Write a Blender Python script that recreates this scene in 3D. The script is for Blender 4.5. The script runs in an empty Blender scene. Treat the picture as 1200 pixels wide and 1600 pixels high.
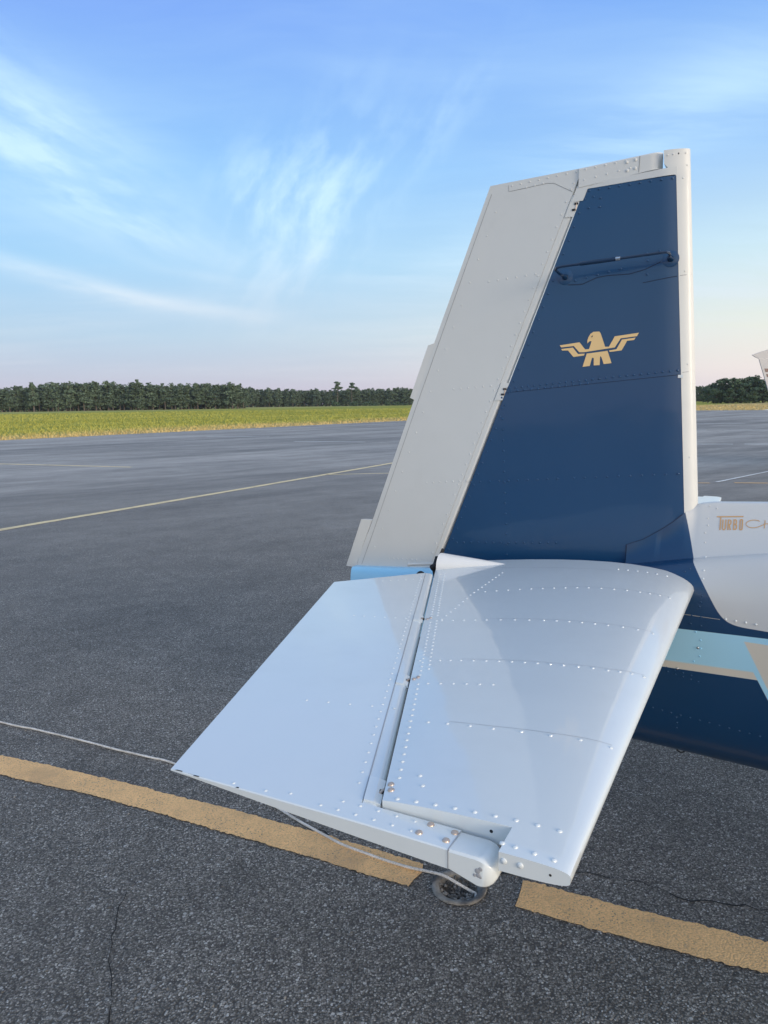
import bpy, bmesh, math, random
import numpy as np
from mathutils import Vector, Matrix, noise as mnoise
random.seed(7)
rng = np.random.default_rng(7)
R = math.radians
scn = bpy.context.scene
COL = scn.collection

# ------------------------------------------------------------------ camera
cam_d = bpy.data.cameras.new('camera')
cam = bpy.data.objects.new('camera', cam_d)
COL.objects.link(cam)
cam_d.sensor_fit = 'VERTICAL'
cam_d.sensor_height = 36.0
cam_d.lens = 36.0 * 1155 / 1600
cam_d.clip_start = 0.05
cam_d.clip_end = 6000
PITCH = math.atan((800 - 628) / 1155)
cam.matrix_world = (Matrix.Translation((0, 0, 1.75)) @ Matrix.Rotation(math.pi / 2 - PITCH, 4, 'X')
                    @ Matrix.Rotation(R(-0.76), 4, 'Z'))
scn.camera = cam
scn.view_settings.view_transform = 'Standard'
scn.view_settings.look = 'None'
scn.view_settings.exposure = 0.18
scn.view_settings.gamma = 1.0
scn.view_settings.use_curve_mapping = False

# ------------------------------------------------------------------ node helper
class NT:
    def __init__(self, tree):
        self.t = tree; self.n = tree.nodes; self.l = tree.links
    def node(self, typ, **kw):
        n = self.n.new(typ)
        for k, v in kw.items():
            setattr(n, k, v)
        return n
    def set(self, sock, v):
        if isinstance(v, bpy.types.NodeSocket):
            self.l.new(v, sock)
        elif v is not None:
            if hasattr(sock.default_value, '__len__') and not hasattr(v, '__len__'):
                v = [v] * len(sock.default_value)
            if hasattr(sock.default_value, '__len__') and len(sock.default_value) == 4 and len(v) == 3:
                v = (*v, 1)
            sock.default_value = v
    def math(self, op, a, b=None, c=None, clamp=False):
        n = self.node('ShaderNodeMath', operation=op, use_clamp=clamp)
        for i, x in enumerate((a, b, c)):
            if x is not None:
                self.set(n.inputs[i], x)
        return n.outputs[0]
    def vmath(self, op, a, b=None):
        n = self.node('ShaderNodeVectorMath', operation=op)
        self.set(n.inputs[0], a)
        if b is not None:
            self.set(n.inputs[1], b)
        return n.outputs[1] if op in ('DOT_PRODUCT', 'LENGTH') else n.outputs[0]
    def mix(self, fac, a, b, blend='MIX'):
        n = self.node('ShaderNodeMix', data_type='RGBA', blend_type=blend)
        n.clamp_factor = True
        self.set(n.inputs[0], fac); self.set(n.inputs[6], a); self.set(n.inputs[7], b)
        return n.outputs[2]
    def ramp(self, fac, stops, interp='LINEAR'):
        n = self.node('ShaderNodeValToRGB')
        cr = n.color_ramp; cr.interpolation = interp
        while len(cr.elements) < len(stops):
            cr.elements.new(0.5)
        for e, (p, c) in zip(cr.elements, stops):
            e.position = p
            e.color = (*c, 1) if hasattr(c, '__len__') else (c, c, c, 1)
        self.set(n.inputs[0], fac)
        return n.outputs[0]
    def maprange(self, v, a, b, c=0.0, d=1.0, smooth=True):
        n = self.node('ShaderNodeMapRange')
        n.interpolation_type = 'SMOOTHSTEP' if smooth else 'LINEAR'
        self.set(n.inputs[0], v)
        for i, x in zip((1, 2, 3, 4), (a, b, c, d)):
            self.set(n.inputs[i], x)
        return n.outputs[0]
    def noise(self, vec, scale, detail=4, rough=0.55, dist=0.0):
        n = self.node('ShaderNodeTexNoise')
        self.set(n.inputs['Vector'], vec)
        n.inputs['Scale'].default_value = scale
        n.inputs['Detail'].default_value = detail
        n.inputs['Roughness'].default_value = rough
        n.inputs['Distortion'].default_value = dist
        return n.outputs[0]
    def voronoi(self, vec, scale, feature='F1', out='Distance', rand=1.0):
        n = self.node('ShaderNodeTexVoronoi', feature=feature)
        self.set(n.inputs['Vector'], vec)
        n.inputs['Scale'].default_value = scale
        n.inputs['Randomness'].default_value = rand
        return n.outputs[out]
    def sep(self, vec):
        n = self.node('ShaderNodeSeparateXYZ'); self.set(n.inputs[0], vec)
        return n.outputs
    def comb(self, x, y, z):
        n = self.node('ShaderNodeCombineXYZ')
        for i, v in enumerate((x, y, z)):
            self.set(n.inputs[i], v)
        return n.outputs[0]
    def along(self, vec, ang, length, width):
        n = self.node('ShaderNodeMapping', vector_type='TEXTURE')
        self.set(n.inputs[0], vec)
        n.inputs['Rotation'].default_value = (0, 0, ang)
        n.inputs['Scale'].default_value = (length, width, 1)
        return n.outputs[0]
    def mapping(self, vec, scale=(1, 1, 1), rot=(0, 0, 0), loc=(0, 0, 0)):
        n = self.node('ShaderNodeMapping')
        self.set(n.inputs[0], vec)
        n.inputs['Scale'].default_value = scale
        n.inputs['Rotation'].default_value = rot
        n.inputs['Location'].default_value = loc
        return n.outputs[0]

# ------------------------------------------------------------------ world: evening sky with cirrus
SUN_AZ, SUN_EL = R(135), R(10.0)          # azimuth measured from the view axis (+Y) to the right (+X)
SUN_DIR = Vector((math.sin(SUN_AZ) * math.cos(SUN_EL), math.cos(SUN_AZ) * math.cos(SUN_EL), math.sin(SUN_EL)))
world = bpy.data.worlds.new('World')
scn.world = world
world.use_nodes = True
w = NT(world.node_tree)
w.n.clear()
tc = w.node('ShaderNodeTexCoord')
nv = w.vmath('NORMALIZE', tc.outputs['Generated'])
dx, dy, dz = w.sep(nv)
el = w.math('MULTIPLY', w.math('ARCSINE', dz), 180 / math.pi)
az = w.math('MULTIPLY', w.math('ARCTAN2', dx, dy), 180 / math.pi)
sunside = w.vmath('DOT_PRODUCT', nv, (math.sin(SUN_AZ), math.cos(SUN_AZ), 0))      # 1 towards the sun
t_el = w.math('DIVIDE', w.math('MAXIMUM', el, 0.0), 90.0)
def srgb(r, g, b):
    f = lambda c: ((c / 255 + 0.055) / 1.055) ** 2.4 if c > 10 else c / 255 / 12.92
    return (f(r), f(g), f(b))
cool = w.ramp(t_el, [(0.0, srgb(194, 184, 205)), (0.022, srgb(190, 196, 214)), (0.055, srgb(178, 204, 226)), (0.11, srgb(158, 204, 240)),
                     (0.18, srgb(138, 192, 244)), (0.28, srgb(118, 162, 240)), (0.45, srgb(142, 176, 226)), (1.0, srgb(184, 197, 216))])
warm = w.ramp(t_el, [(0.0, srgb(226, 214, 218)), (0.022, srgb(236, 226, 222)), (0.055, srgb(228, 232, 222)), (0.11, srgb(200, 226, 236)),
                     (0.18, srgb(156, 198, 243)), (0.28, srgb(126, 174, 241)), (0.45, srgb(148, 180, 226)), (1.0, srgb(184, 197, 216))])
grad = w.mix(w.maprange(sunside, -0.95, -0.22), cool, warm)
nish = w.node('ShaderNodeTexSky', sky_type='NISHITA')
nish.sun_disc = False
nish.sun_elevation = SUN_EL
nish.sun_rotation = SUN_AZ
nish.dust_density = 1.5
nish_c = w.mix(1.0, nish.outputs[0], (0.10, 0.10, 0.10), 'MULTIPLY')
base = w.mix(0.05, grad, nish_c)
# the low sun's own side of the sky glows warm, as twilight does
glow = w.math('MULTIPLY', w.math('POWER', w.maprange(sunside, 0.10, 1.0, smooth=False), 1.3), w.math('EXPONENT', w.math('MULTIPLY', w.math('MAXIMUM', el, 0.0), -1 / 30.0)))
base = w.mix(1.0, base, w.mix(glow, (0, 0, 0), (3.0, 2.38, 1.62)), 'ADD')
# cirrus: streaks drawn out in a plane high above, plus a few larger wisps
den = w.math('MAXIMUM', w.math('ADD', dz, 0.10), 0.05)
plane = w.comb(w.math('DIVIDE', dx, den), w.math('DIVIDE', dy, den), 0.0)
warp = w.node('ShaderNodeTexNoise'); w.set(warp.inputs['Vector'], plane)
warp.inputs['Scale'].default_value = 0.9; warp.inputs['Detail'].default_value = 3
plane_w = w.vmath('ADD', plane, w.vmath('SCALE', w.vmath('SUBTRACT', warp.outputs[1], (0.5, 0.5, 0.5)), None))
plane_w.node.inputs[1].links[0].from_node.inputs['Scale'].default_value = 0.55
streak_a = w.noise(w.mapping(plane_w, (0.45, 1.9, 1), (0, 0, R(-28))), 1.5, 7, 0.62)
streak_b = w.noise(w.mapping(plane_w, (2.6, 0.55, 1), (0, 0, R(24))), 1.7, 7, 0.6)
soft = w.noise(w.mapping(plane, (0.5, 0.8, 1), (0, 0, R(-20))), 0.8, 3, 0.5)
def wisp(a0, e0, sa, se, rot):
    c, s = math.cos(R(rot)), math.sin(R(rot))
    da = w.math('SUBTRACT', az, a0); de = w.math('SUBTRACT', el, e0)
    x = w.math('ADD', w.math('MULTIPLY', da, c / sa), w.math('MULTIPLY', de, s / sa))
    y = w.math('ADD', w.math('MULTIPLY', da, -s / se), w.math('MULTIPLY', de, c / se))
    r2 = w.math('ADD', w.math('MULTIPLY', x, x), w.math('MULTIPLY', y, y))
    return w.math('EXPONENT', w.math('MULTIPLY', r2, -1.0))
def addn(*xs):
    r = xs[0]
    for x in xs[1:]:
        r = w.math('ADD', r, x)
    return r
fan = addn(w.math('MULTIPLY', wisp(-5.0, 14.0, 6.5, 3.3, 52), 1.15), w.math('MULTIPLY', wisp(-9.5, 15.0, 3.0, 2.4, 60), 0.8),
           w.math('MULTIPLY', wisp(3.5, 18.5, 6.0, 1.6, 42), 0.45), w.math('MULTIPLY', wisp(-4.0, 10.5, 3.6, 1.6, 40), 0.55))
left_patch = addn(w.math('MULTIPLY', wisp(-22.0, 15.5, 9.0, 3.2, -24), 1.0), w.math('MULTIPLY', wisp(-18.5, 13.0, 5.5, 1.2, -20), 0.6),
                  
                  w.math('MULTIPLY', wisp(-26, 20, 8, 3, -35), 0.5))
right_patch = addn(w.math('MULTIPLY', wisp(20, 18, 12, 3.0, 18), 0.85), w.math('MULTIPLY', wisp(27, 9, 10, 4.0, 10), 0.6),
                   w.math('MULTIPLY', wisp(8, 10.5, 9, 2.0, 14), 0.5))
def feather(rot, along, across, seed):
    c, s = math.cos(R(rot)), math.sin(R(rot))
    a_ = w.math('ADD', w.math('MULTIPLY', az, c), w.math('MULTIPLY', el, s))
    b_ = w.math('SUBTRACT', w.math('MULTIPLY', el, c), w.math('MULTIPLY', az, s))
    v = w.comb(w.math('MULTIPLY', a_, along), w.math('MULTIPLY', b_, across), seed)
    v = w.vmath('ADD', v, w.vmath('SCALE', w.vmath('SUBTRACT', warp.outputs[1], (0.5, 0.5, 0.5)), None))
    v.node.inputs[1].links[0].from_node.inputs['Scale'].default_value = 0.9
    return w.noise(v, 1.0, 7, 0.58)
den_fan = w.math('MULTIPLY', fan, w.maprange(feather(54, 0.19, 0.40, 3.0), 0.36, 0.72))
den_left = w.math('MULTIPLY', left_patch, w.maprange(feather(-22, 0.10, 0.36, 8.0), 0.34, 0.68))
den_right = w.math('MULTIPLY', right_patch, w.maprange(streak_a, 0.30, 0.70))
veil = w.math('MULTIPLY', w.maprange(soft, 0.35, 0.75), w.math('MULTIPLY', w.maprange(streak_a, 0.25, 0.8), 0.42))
low_n = feather(-9, 0.16, 0.9, 5.0)
low_streak = addn(w.math('MULTIPLY', wisp(-23.5, 8.9, 6.5, 0.62, -13), 1.0), w.math('MULTIPLY', wisp(-15, 7.1, 7.0, 0.6, -7), 0.8), w.math('MULTIPLY', wisp(-12, 9.0, 5.0, 0.35, -8), 0.25))
low_streak = w.math('MULTIPLY', low_streak, w.maprange(low_n, 0.22, 0.60, 0.25, 1.0))
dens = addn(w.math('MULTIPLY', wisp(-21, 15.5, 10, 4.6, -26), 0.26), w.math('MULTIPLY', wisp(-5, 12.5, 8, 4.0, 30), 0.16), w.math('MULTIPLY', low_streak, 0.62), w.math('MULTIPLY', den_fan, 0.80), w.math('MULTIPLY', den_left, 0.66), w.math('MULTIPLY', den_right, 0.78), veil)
dens = w.math('MULTIPLY', dens, w.maprange(el, -1, 5, 0.25, 1.0), clamp=True)
cloud_c = w.mix(w.maprange(el, 2, 14), srgb(226, 226, 230), srgb(196, 230, 252))
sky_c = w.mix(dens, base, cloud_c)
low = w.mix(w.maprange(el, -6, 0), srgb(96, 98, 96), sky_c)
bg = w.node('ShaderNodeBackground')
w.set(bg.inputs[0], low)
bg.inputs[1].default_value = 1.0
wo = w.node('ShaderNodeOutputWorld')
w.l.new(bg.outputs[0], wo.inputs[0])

sun_d = bpy.data.lights.new('sun', 'SUN')
sun_d.energy = 1.6
sun_d.angle = R(18)
sun_d.color = (1.0, 0.85, 0.67)
sun = bpy.data.objects.new('sun', sun_d)
COL.objects.link(sun)
sun.rotation_euler = (-SUN_DIR).to_track_quat('-Z', 'Y').to_euler()

# ------------------------------------------------------------------ materials
MATS = {}
def new_mat(name):
    m = bpy.data.materials.new(name); m.use_nodes = True
    t = NT(m.node_tree)
    b = t.n['Principled BSDF']
    return m, t, b
def paint(name, col, rough=0.28, coat=0.6, metal=0.0, dirt=0.03, grime=(0.35, 0.34, 0.31), coat_ior=1.5):
    m, t, b = new_mat(name)
    co = t.node('ShaderNodeTexCoord').outputs['Object']
    n1 = t.noise(co, 3.0, 5, 0.6)
    n2 = t.noise(co, 9.0, 4, 0.6)
    f = t.math('MULTIPLY', t.maprange(n1, 0.40, 0.75), t.maprange(n2, 0.35, 0.75))
    c = t.mix(t.math('MULTIPLY', f, dirt * 3), col, tuple(x * y for x, y in zip(col, grime)))
    t.set(b.inputs['Base Color'], c)
    t.set(b.inputs['Roughness'], t.maprange(n1, 0.3, 0.75, rough * 0.92, rough * 1.12))
    b.inputs['Metallic'].default_value = metal
    b.inputs['Coat Weight'].default_value = coat
    b.inputs['Coat Roughness'].default_value = 0.06
    b.inputs['Coat IOR'].default_value = coat_ior
    # thin sheet metal is never quite flat
    bump = t.node('ShaderNodeBump'); bump.inputs['Strength'].default_value = 0.22; bump.inputs['Distance'].default_value = 0.008
    t.set(bump.inputs['Height'], t.noise(co, 4.5, 2, 0.4))
    t.l.new(bump.outputs[0], b.inputs['Normal']); t.l.new(bump.outputs[0], b.inputs['Coat Normal'])
    MATS[name] = m
    return m
GREY_C = (0.61, 0.615, 0.59)
NAVY_C = (0.002, 0.046, 0.128)
LBLUE_C = (0.30, 0.62, 0.86)
paint('paint_grey', GREY_C, 0.45, 0.15)
paint('paint_silver', (0.42, 0.42, 0.43), 0.5, 0.1)
paint('paint_white', (0.685, 0.725, 0.725), 0.36, 0.75, coat_ior=1.5)
paint('paint_navy', NAVY_C, 0.35, 0.35, dirt=0.02)
paint('paint_blue', LBLUE_C)
paint('gold', (0.80, 0.54, 0.24), 0.4, 0.2, dirt=0.02)
paint('navy_shaded', (0.003, 0.022, 0.062), 0.35, 0.4, dirt=0.0)  # the fin's navy made darker: the antenna's shading is put into the colour
paint('bronze_print', (0.56, 0.33, 0.15), 0.5, 0.1, dirt=0.02)
paint('fairing_white', (0.78, 0.77, 0.74), 0.35, 0.3)
paint('copper_screw', (0.60, 0.48, 0.40), 0.35, 0.0, 0.75, 0.1)
paint('steel', (0.62, 0.62, 0.62), 0.25, 0.0, 1.0)
paint('black_rubber', (0.012, 0.012, 0.014), 0.7, 0.0)
paint('seam_dark', (0.27, 0.27, 0.265), 0.7, 0.0)
paint('seam_soft', (0.38, 0.39, 0.41), 0.5, 0.2)
paint('navy_seam', (0.004, 0.014, 0.045), 0.6, 0.0)
paint('bare_primer', (0.33, 0.335, 0.35), 0.6, 0.0)
paint('tyre', (0.02, 0.02, 0.021), 0.85, 0.0)
paint('maroon', (0.09, 0.035, 0.04), 0.4, 0.3)
paint('window_glass', (0.02, 0.025, 0.03), 0.08, 0.5)

def set_props(o, label=None, cat=None, group=None, kind=None):
    if label: o['label'] = label
    if cat: o['category'] = cat
    if group: o['group'] = group
    if kind: o['kind'] = kind
    return o
def mesh_obj(name, verts, faces, mat, parent=None, smooth=True, angle=35, mats=None, fmat=None):
    me = bpy.data.meshes.new(name)
    me.from_pydata([tuple(v) for v in verts], [], [tuple(f) for f in faces])
    for m in (mats or [mat]):
        me.materials.append(MATS[m] if isinstance(m, str) else m)
    if fmat is not None:
        me.polygons.foreach_set('material_index', np.array(fmat, dtype=np.int32))
    bm = bmesh.new(); bm.from_mesh(me)
    bmesh.ops.remove_doubles(bm, verts=bm.verts, dist=1e-6)
    bmesh.ops.recalc_face_normals(bm, faces=bm.faces)
    bm.to_mesh(me); bm.free()
    if smooth:
        me.polygons.foreach_set('use_smooth', np.ones(len(me.polygons), dtype=bool))
        me.set_sharp_from_angle(angle=R(angle))
    me.update()
    o = bpy.data.objects.new(name, me)
    COL.objects.link(o)
    if parent is not None:
        o.parent = parent
    return o
class MB:
    """collects vertices and faces of one mesh"""
    def __init__(s): s.v = []; s.f = []; s.m = []
    def add(s, vs, fs, m=0):
        k = len(s.v); s.v += [tuple(x) for x in vs]
        s.f += [tuple(i + k for i in f) for f in fs]; s.m += [m] * len(fs)
        return s
    def loft(s, st, closed=False, cap0=False, cap1=False, m=0):
        n = len(st[0]); vs = [p for a in st for p in a]; fs = []
        for i in range(len(st) - 1):
            for j in range(n if closed else n - 1):
                j2 = (j + 1) % n
                fs.append((i * n + j, i * n + j2, (i + 1) * n + j2, (i + 1) * n + j))
        if cap0: fs.append(tuple(range(n)))
        if cap1: fs.append(tuple((len(st) - 1) * n + j for j in range(n)))
        return s.add(vs, fs, m)
    def box(s, c, sz, ax=None, m=0):
        c = Vector(c); X, Y, Z = ax if ax else (Vector((1, 0, 0)), Vector((0, 1, 0)), Vector((0, 0, 1)))
        vs = [c + X * (sz[0] / 2 * i) + Y * (sz[1] / 2 * j) + Z * (sz[2] / 2 * k) for i in (-1, 1) for j in (-1, 1) for k in (-1, 1)]
        return s.add(vs, [(0, 1, 3, 2), (4, 6, 7, 5), (0, 4, 5, 1), (2, 3, 7, 6), (0, 2, 6, 4), (1, 5, 7, 3)], m)
    def tube(s, pts, r, n=8, cap=True, m=0):
        pts = [Vector(p) for p in pts]; st = []
        rs = r if hasattr(r, '__len__') else [r] * len(pts)
        up = None
        for i, p in enumerate(pts):
            t = (pts[min(i + 1, len(pts) - 1)] - pts[max(i - 1, 0)]).normalized()
            if up is None or abs(up.dot(t)) > 0.98:
                up = Vector((0, 0, 1)) if abs(t.z) < 0.9 else Vector((1, 0, 0))
            a = t.cross(up).normalized(); b = a.cross(t).normalized(); up = b
            st.append([p + (a * math.cos(q) + b * math.sin(q)) * rs[i] for q in [2 * math.pi * k / n for k in range(n)]])
        return s.loft(st, True, cap, cap, m)
    def dome(s, p, nrm, r, h, n=8, m=0):
        p = Vector(p); nz = Vector(nrm).normalized()
        a = nz.cross(Vector((0.31, 0.77, 0.55))).normalized(); b = nz.cross(a)
        vs = []
        for rr, hh in ((1.0, -0.15), (0.85, 0.5), (0.45, 0.92)):
            vs += [p + (a * math.cos(2 * math.pi * k / n) + b * math.sin(2 * math.pi * k / n)) * r * rr + nz * h * hh for k in range(n)]
        vs.append(p + nz * h)
        fs = [(i * n + k, i * n + (k + 1) % n, (i + 1) * n + (k + 1) % n, (i + 1) * n + k) for i in range(2) for k in range(n)]
        fs += [(2 * n + k, 2 * n + (k + 1) % n, 3 * n) for k in range(n)]
        return s.add(vs, fs, m)
    def build(s, name, mat, parent=None, smooth=True, angle=35, mats=None):
        return mesh_obj(name, s.v, s.f, mat, parent, smooth, angle, mats, s.m if mats else None)
def lerp(a, b, t): return a + (b - a) * t
def pl(x, xs, ys): return float(np.interp(x, xs, ys))
def empty(name, loc=(0, 0, 0), rz=0.0):
    o = bpy.data.objects.new(name, None); o.empty_display_size = 0.3
    COL.objects.link(o); o.location = loc; o.rotation_euler = (0, 0, rz)
    return o

# ------------------------------------------------------------------ ground, apron, field
HOLE_C, HOLE_R = Vector((0.255, 2.455)), 0.088

def mat_asphalt():
    m, t, b = new_mat('asphalt')
    co = t.node('ShaderNodeTexCoord').outputs['Object']
    dist = t.vmath('LENGTH', co)
    wob = t.vmath('ADD', co, t.vmath('SCALE', t.noise(co, 60, 2), None))
    wob.node.inputs[1].links[0].from_node.inputs['Scale'].default_value = 0.011
    cell = t.voronoi(wob, 150, 'F1', 'Color')
    cd = t.voronoi(wob, 150, 'F1', 'Distance')
    ch = t.sep(cell)
    cell2 = t.sep(t.voronoi(co, 62, 'F1', 'Color'))
    cd2 = t.voronoi(co, 62, 'F1', 'Distance')
    stone = t.ramp(ch[0], [(0.0, (0.092, 0.084, 0.072)), (0.40, (0.205, 0.188, 0.162)), (0.72, (0.285, 0.262, 0.23)), (0.92, (0.42, 0.39, 0.345)), (1.0, (0.66, 0.62, 0.55))])
    rim = t.maprange(cd, 0.38, 0.74)
    c_near = t.mix(rim, stone, (0.060, 0.055, 0.049))
    big = t.math('MULTIPLY', t.maprange(cell2[1], 0.90, 0.94, smooth=False), t.maprange(cd2, 0.42, 0.30))
    c_near = t.mix(big, c_near, t.mix(cell2[2], (0.28, 0.27, 0.25), (0.55, 0.53, 0.49)))
    fleck = t.math('MULTIPLY', t.maprange(ch[1], 0.965, 0.975, smooth=False), t.maprange(cd, 0.5, 0.3))
    c_near = t.mix(fleck, c_near, (0.62, 0.62, 0.60))
    grit = t.noise(co, 420, 3, 0.75)
    c_near = t.mix(1.0, c_near, t.ramp(grit, [(0.30, 0.68), (0.52, 1.0), (0.72, 1.50)]), 'MULTIPLY')
    tone = t.noise(co, 5.0, 6, 0.65)
    c_near = t.mix(1.0, c_near, t.ramp(tone, [(0.3, 0.80), (0.7, 1.22)]), 'MULTIPLY')
    patch = t.noise(co, 1.1, 5, 0.6)
    c_near = t.mix(t.maprange(patch, 0.3, 0.75, 0.0, 0.38), c_near, (0.055, 0.050, 0.044), 'MIX')
    # far away: one blurred grey with the grazing sheen painted in, lanes and stains
    lanes = t.noise(t.along(co, R(47), 34.0, 2.6), 1.0, 7, 0.66)
    lanes2 = t.noise(t.along(co, R(20), 22.0, 1.1), 1.0, 6, 0.65)
    blot = t.noise(co, 0.16, 6, 0.65)
    f = t.math('ADD', t.math('MULTIPLY', lanes, 0.5), t.math('ADD', t.math('MULTIPLY', lanes2, 0.25), t.math('MULTIPLY', blot, 0.25)))
    c_far = t.ramp(f, [(0.37, (0.135, 0.120, 0.106)), (0.45, (0.235, 0.212, 0.187)), (0.52, (0.330, 0.298, 0.262)), (0.62, (0.46, 0.415, 0.366))])
    mid = t.noise(t.along(co, R(35), 1.2, 0.6), 1.6, 9, 0.72)
    c_far = t.mix(1.0, c_far, t.ramp(mid, [(0.3, 0.80), (0.7, 1.18)]), 'MULTIPLY')
    g = t.noise(co, 40, 3, 0.7)
    c_far = t.mix(1.0, c_far, t.ramp(g, [(0.3, 0.78), (0.7, 1.22)]), 'MULTIPLY')
    c = t.mix(t.maprange(dist, 2.5, 24.0, 0.06, 0.95), c_near, c_far)
    t.set(b.inputs['Base Color'], c)
    t.set(b.inputs['Roughness'], t.maprange(ch[2], 0, 1, 0.55, 0.9))
    b.inputs['Specular IOR Level'].default_value = 0.28
    bump = t.node('ShaderNodeBump'); bump.inputs['Strength'].default_value = 0.9; bump.inputs['Distance'].default_value = 0.004
    h = t.math('ADD', t.math('MULTIPLY', cd, -1.0), t.math('MULTIPLY', ch[1], 0.8))
    h = t.math('ADD', h, t.math('MULTIPLY', t.noise(co, 300, 2), 0.3))
    t.set(bump.inputs['Height'], h)
    t.set(bump.inputs['Strength'], t.maprange(dist, 2.5, 26, 0.9, 0.06))
    t.l.new(bump.outputs[0], b.inputs['Normal'])
    MATS['asphalt'] = m
mat_asphalt()

def mat_line(name, col, worn, amount):
    m, t, b = new_mat(name)
    co = t.node('ShaderNodeTexCoord').outputs['Object']
    ch = t.sep(t.voronoi(co, 150, 'F1', 'Color'))
    cd = t.voronoi(co, 150, 'F1', 'Distance')
    n1 = t.noise(co, 7, 6, 0.65)
    n2 = t.noise(co, 55, 4, 0.7)
    n0 = t.noise(co, 2.6, 5, 0.7)
    c = t.mix(t.maprange(n1, 0.35, 0.7), col, tuple(min(1, x * 0.86) for x in col))
    c = t.mix(t.maprange(n0, 0.46, 0.70, 0, 0.75), c, tuple(x * y for x, y in zip(col, (0.60, 0.62, 0.70))))
    c = t.mix(t.maprange(ch[0], 0, 1, 0.0, 0.28), c, tuple(x * 0.72 for x in col))
    c = t.mix(t.math('MULTIPLY', t.maprange(cd, 0.45, 0.75), 0.45), c, tuple(x * 0.55 for x in col))
    wear = t.math('MULTIPLY', t.maprange(n2, 0.52, 0.70), t.maprange(n1, 0.44, 0.66))
    c = t.mix(t.math('MULTIPLY', wear, amount), c, worn)
    hole = t.math('MULTIPLY', t.maprange(ch[2], 0.86, 0.90, smooth=False), t.maprange(cd, 0.62, 0.40))
    hole = t.math('MULTIPLY', hole, t.maprange(t.noise(co, 4.0, 4, 0.6), 0.38, 0.62, 0.25, 1.0))
    c = t.mix(t.math('MULTIPLY', hole, amount), c, (0.14, 0.12, 0.10))
    t.set(b.inputs['Base Color'], c)
    b.inputs['Roughness'].default_value = 0.8
    bump = t.node('ShaderNodeBump'); bump.inputs['Strength'].default_value = 0.9; bump.inputs['Distance'].default_value = 0.004
    t.set(bump.inputs['Height'], t.math('ADD', t.math('MULTIPLY', cd, -1.0), t.math('MULTIPLY', ch[1], 0.7)))
    t.l.new(bump.outputs[0], b.inputs['Normal'])
    MATS[name] = m
mat_line('line_orange', (1.0, 0.60, 0.26), (0.48, 0.33, 0.20), 0.9)
mat_line('line_pale', (0.98, 0.78, 0.44), (0.3, 0.26, 0.2), 0.4)
mat_line('line_white', (0.95, 0.94, 0.90), (0.3, 0.3, 0.3), 0.35)

def mat_field():
    m, t, b = new_mat('field_grass')
    co = t.node('ShaderNodeTexCoord').outputs['Object']
    x, y, z = t.sep(co)
    # distance beyond the apron edge (edge runs along 53 degrees)
    dedge = t.math('ADD', t.math('MULTIPLY', t.math('ADD', x, 20.3), -0.799), t.math('MULTIPLY', t.math('SUBTRACT', y, 39.4), 0.601))
    wig = t.math('MULTIPLY', t.math('SUBTRACT', t.noise(co, 0.05, 4), 0.5), 14)
    d = t.math('ADD', dedge, wig)
    n1 = t.noise(t.along(co, R(38), 55.0, 8.0), 1.0, 5, 0.6)
    n2 = t.noise(co, 1.4, 5, 0.65)
    green = t.mix(t.maprange(n1, 0.32, 0.68), (0.285, 0.295, 0.064), (0.40, 0.38, 0.100))
    green = t.mix(t.maprange(n2, 0.35, 0.7, 0, 0.14), green, (0.28, 0.31, 0.060))
    straw = t.mix(t.maprange(n2, 0.3, 0.7), (0.60, 0.45, 0.21), (0.50, 0.39, 0.17))
    c = t.mix(t.maprange(d, 2.0, 15.0), straw, green)
    c = t.mix(t.maprange(d, 130, 210, 0, 0.35), c, (0.54, 0.52, 0.27))
    geo = t.node('ShaderNodeNewGeometry')
    c = t.mix(1.0, c, t.ramp(geo.outputs['Random Per Island'], [(0.0, 0.92), (1.0, 1.10)]), 'MULTIPLY')
    t.set(b.inputs['Base Color'], c)
    b.inputs['Roughness'].default_value = 0.95
    b.inputs['Specular IOR Level'].default_value = 0.0
    b.inputs['Sheen Weight'].default_value = 0.0
    bump = t.node('ShaderNodeBump'); bump.inputs['Strength'].default_value = 0.35; bump.inputs['Distance'].default_value = 0.10
    t.set(bump.inputs['Height'], t.noise(co, 3.0, 6, 0.7))
    t.l.new(bump.outputs[0], b.inputs['Normal'])
    MATS['field_grass'] = m
mat_field()

# one ground sheet out to the horizon, grass coloured, with the apron standing on it
bm = bmesh.new()
rings = [0.0, 40, 120, 300, 550, 800]
prev = None
for r_ in rings[1:]:
    ring = [bm.verts.new((r_ * math.cos(2 * math.pi * k / 48), r_ * math.sin(2 * math.pi * k / 48), -0.10)) for k in range(48)]
    if prev is None:
        bm.faces.new(ring)
    else:
        for k in range(48):
            bm.faces.new((prev[k], prev[(k + 1) % 48], ring[(k + 1) % 48], ring[k]))
    prev = ring
me = bpy.data.meshes.new('ground'); bm.to_mesh(me); bm.free(); me.materials.append(MATS['field_grass'])
ground = bpy.data.objects.new('ground', me); COL.objects.link(ground); ground['kind'] = 'structure'

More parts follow.
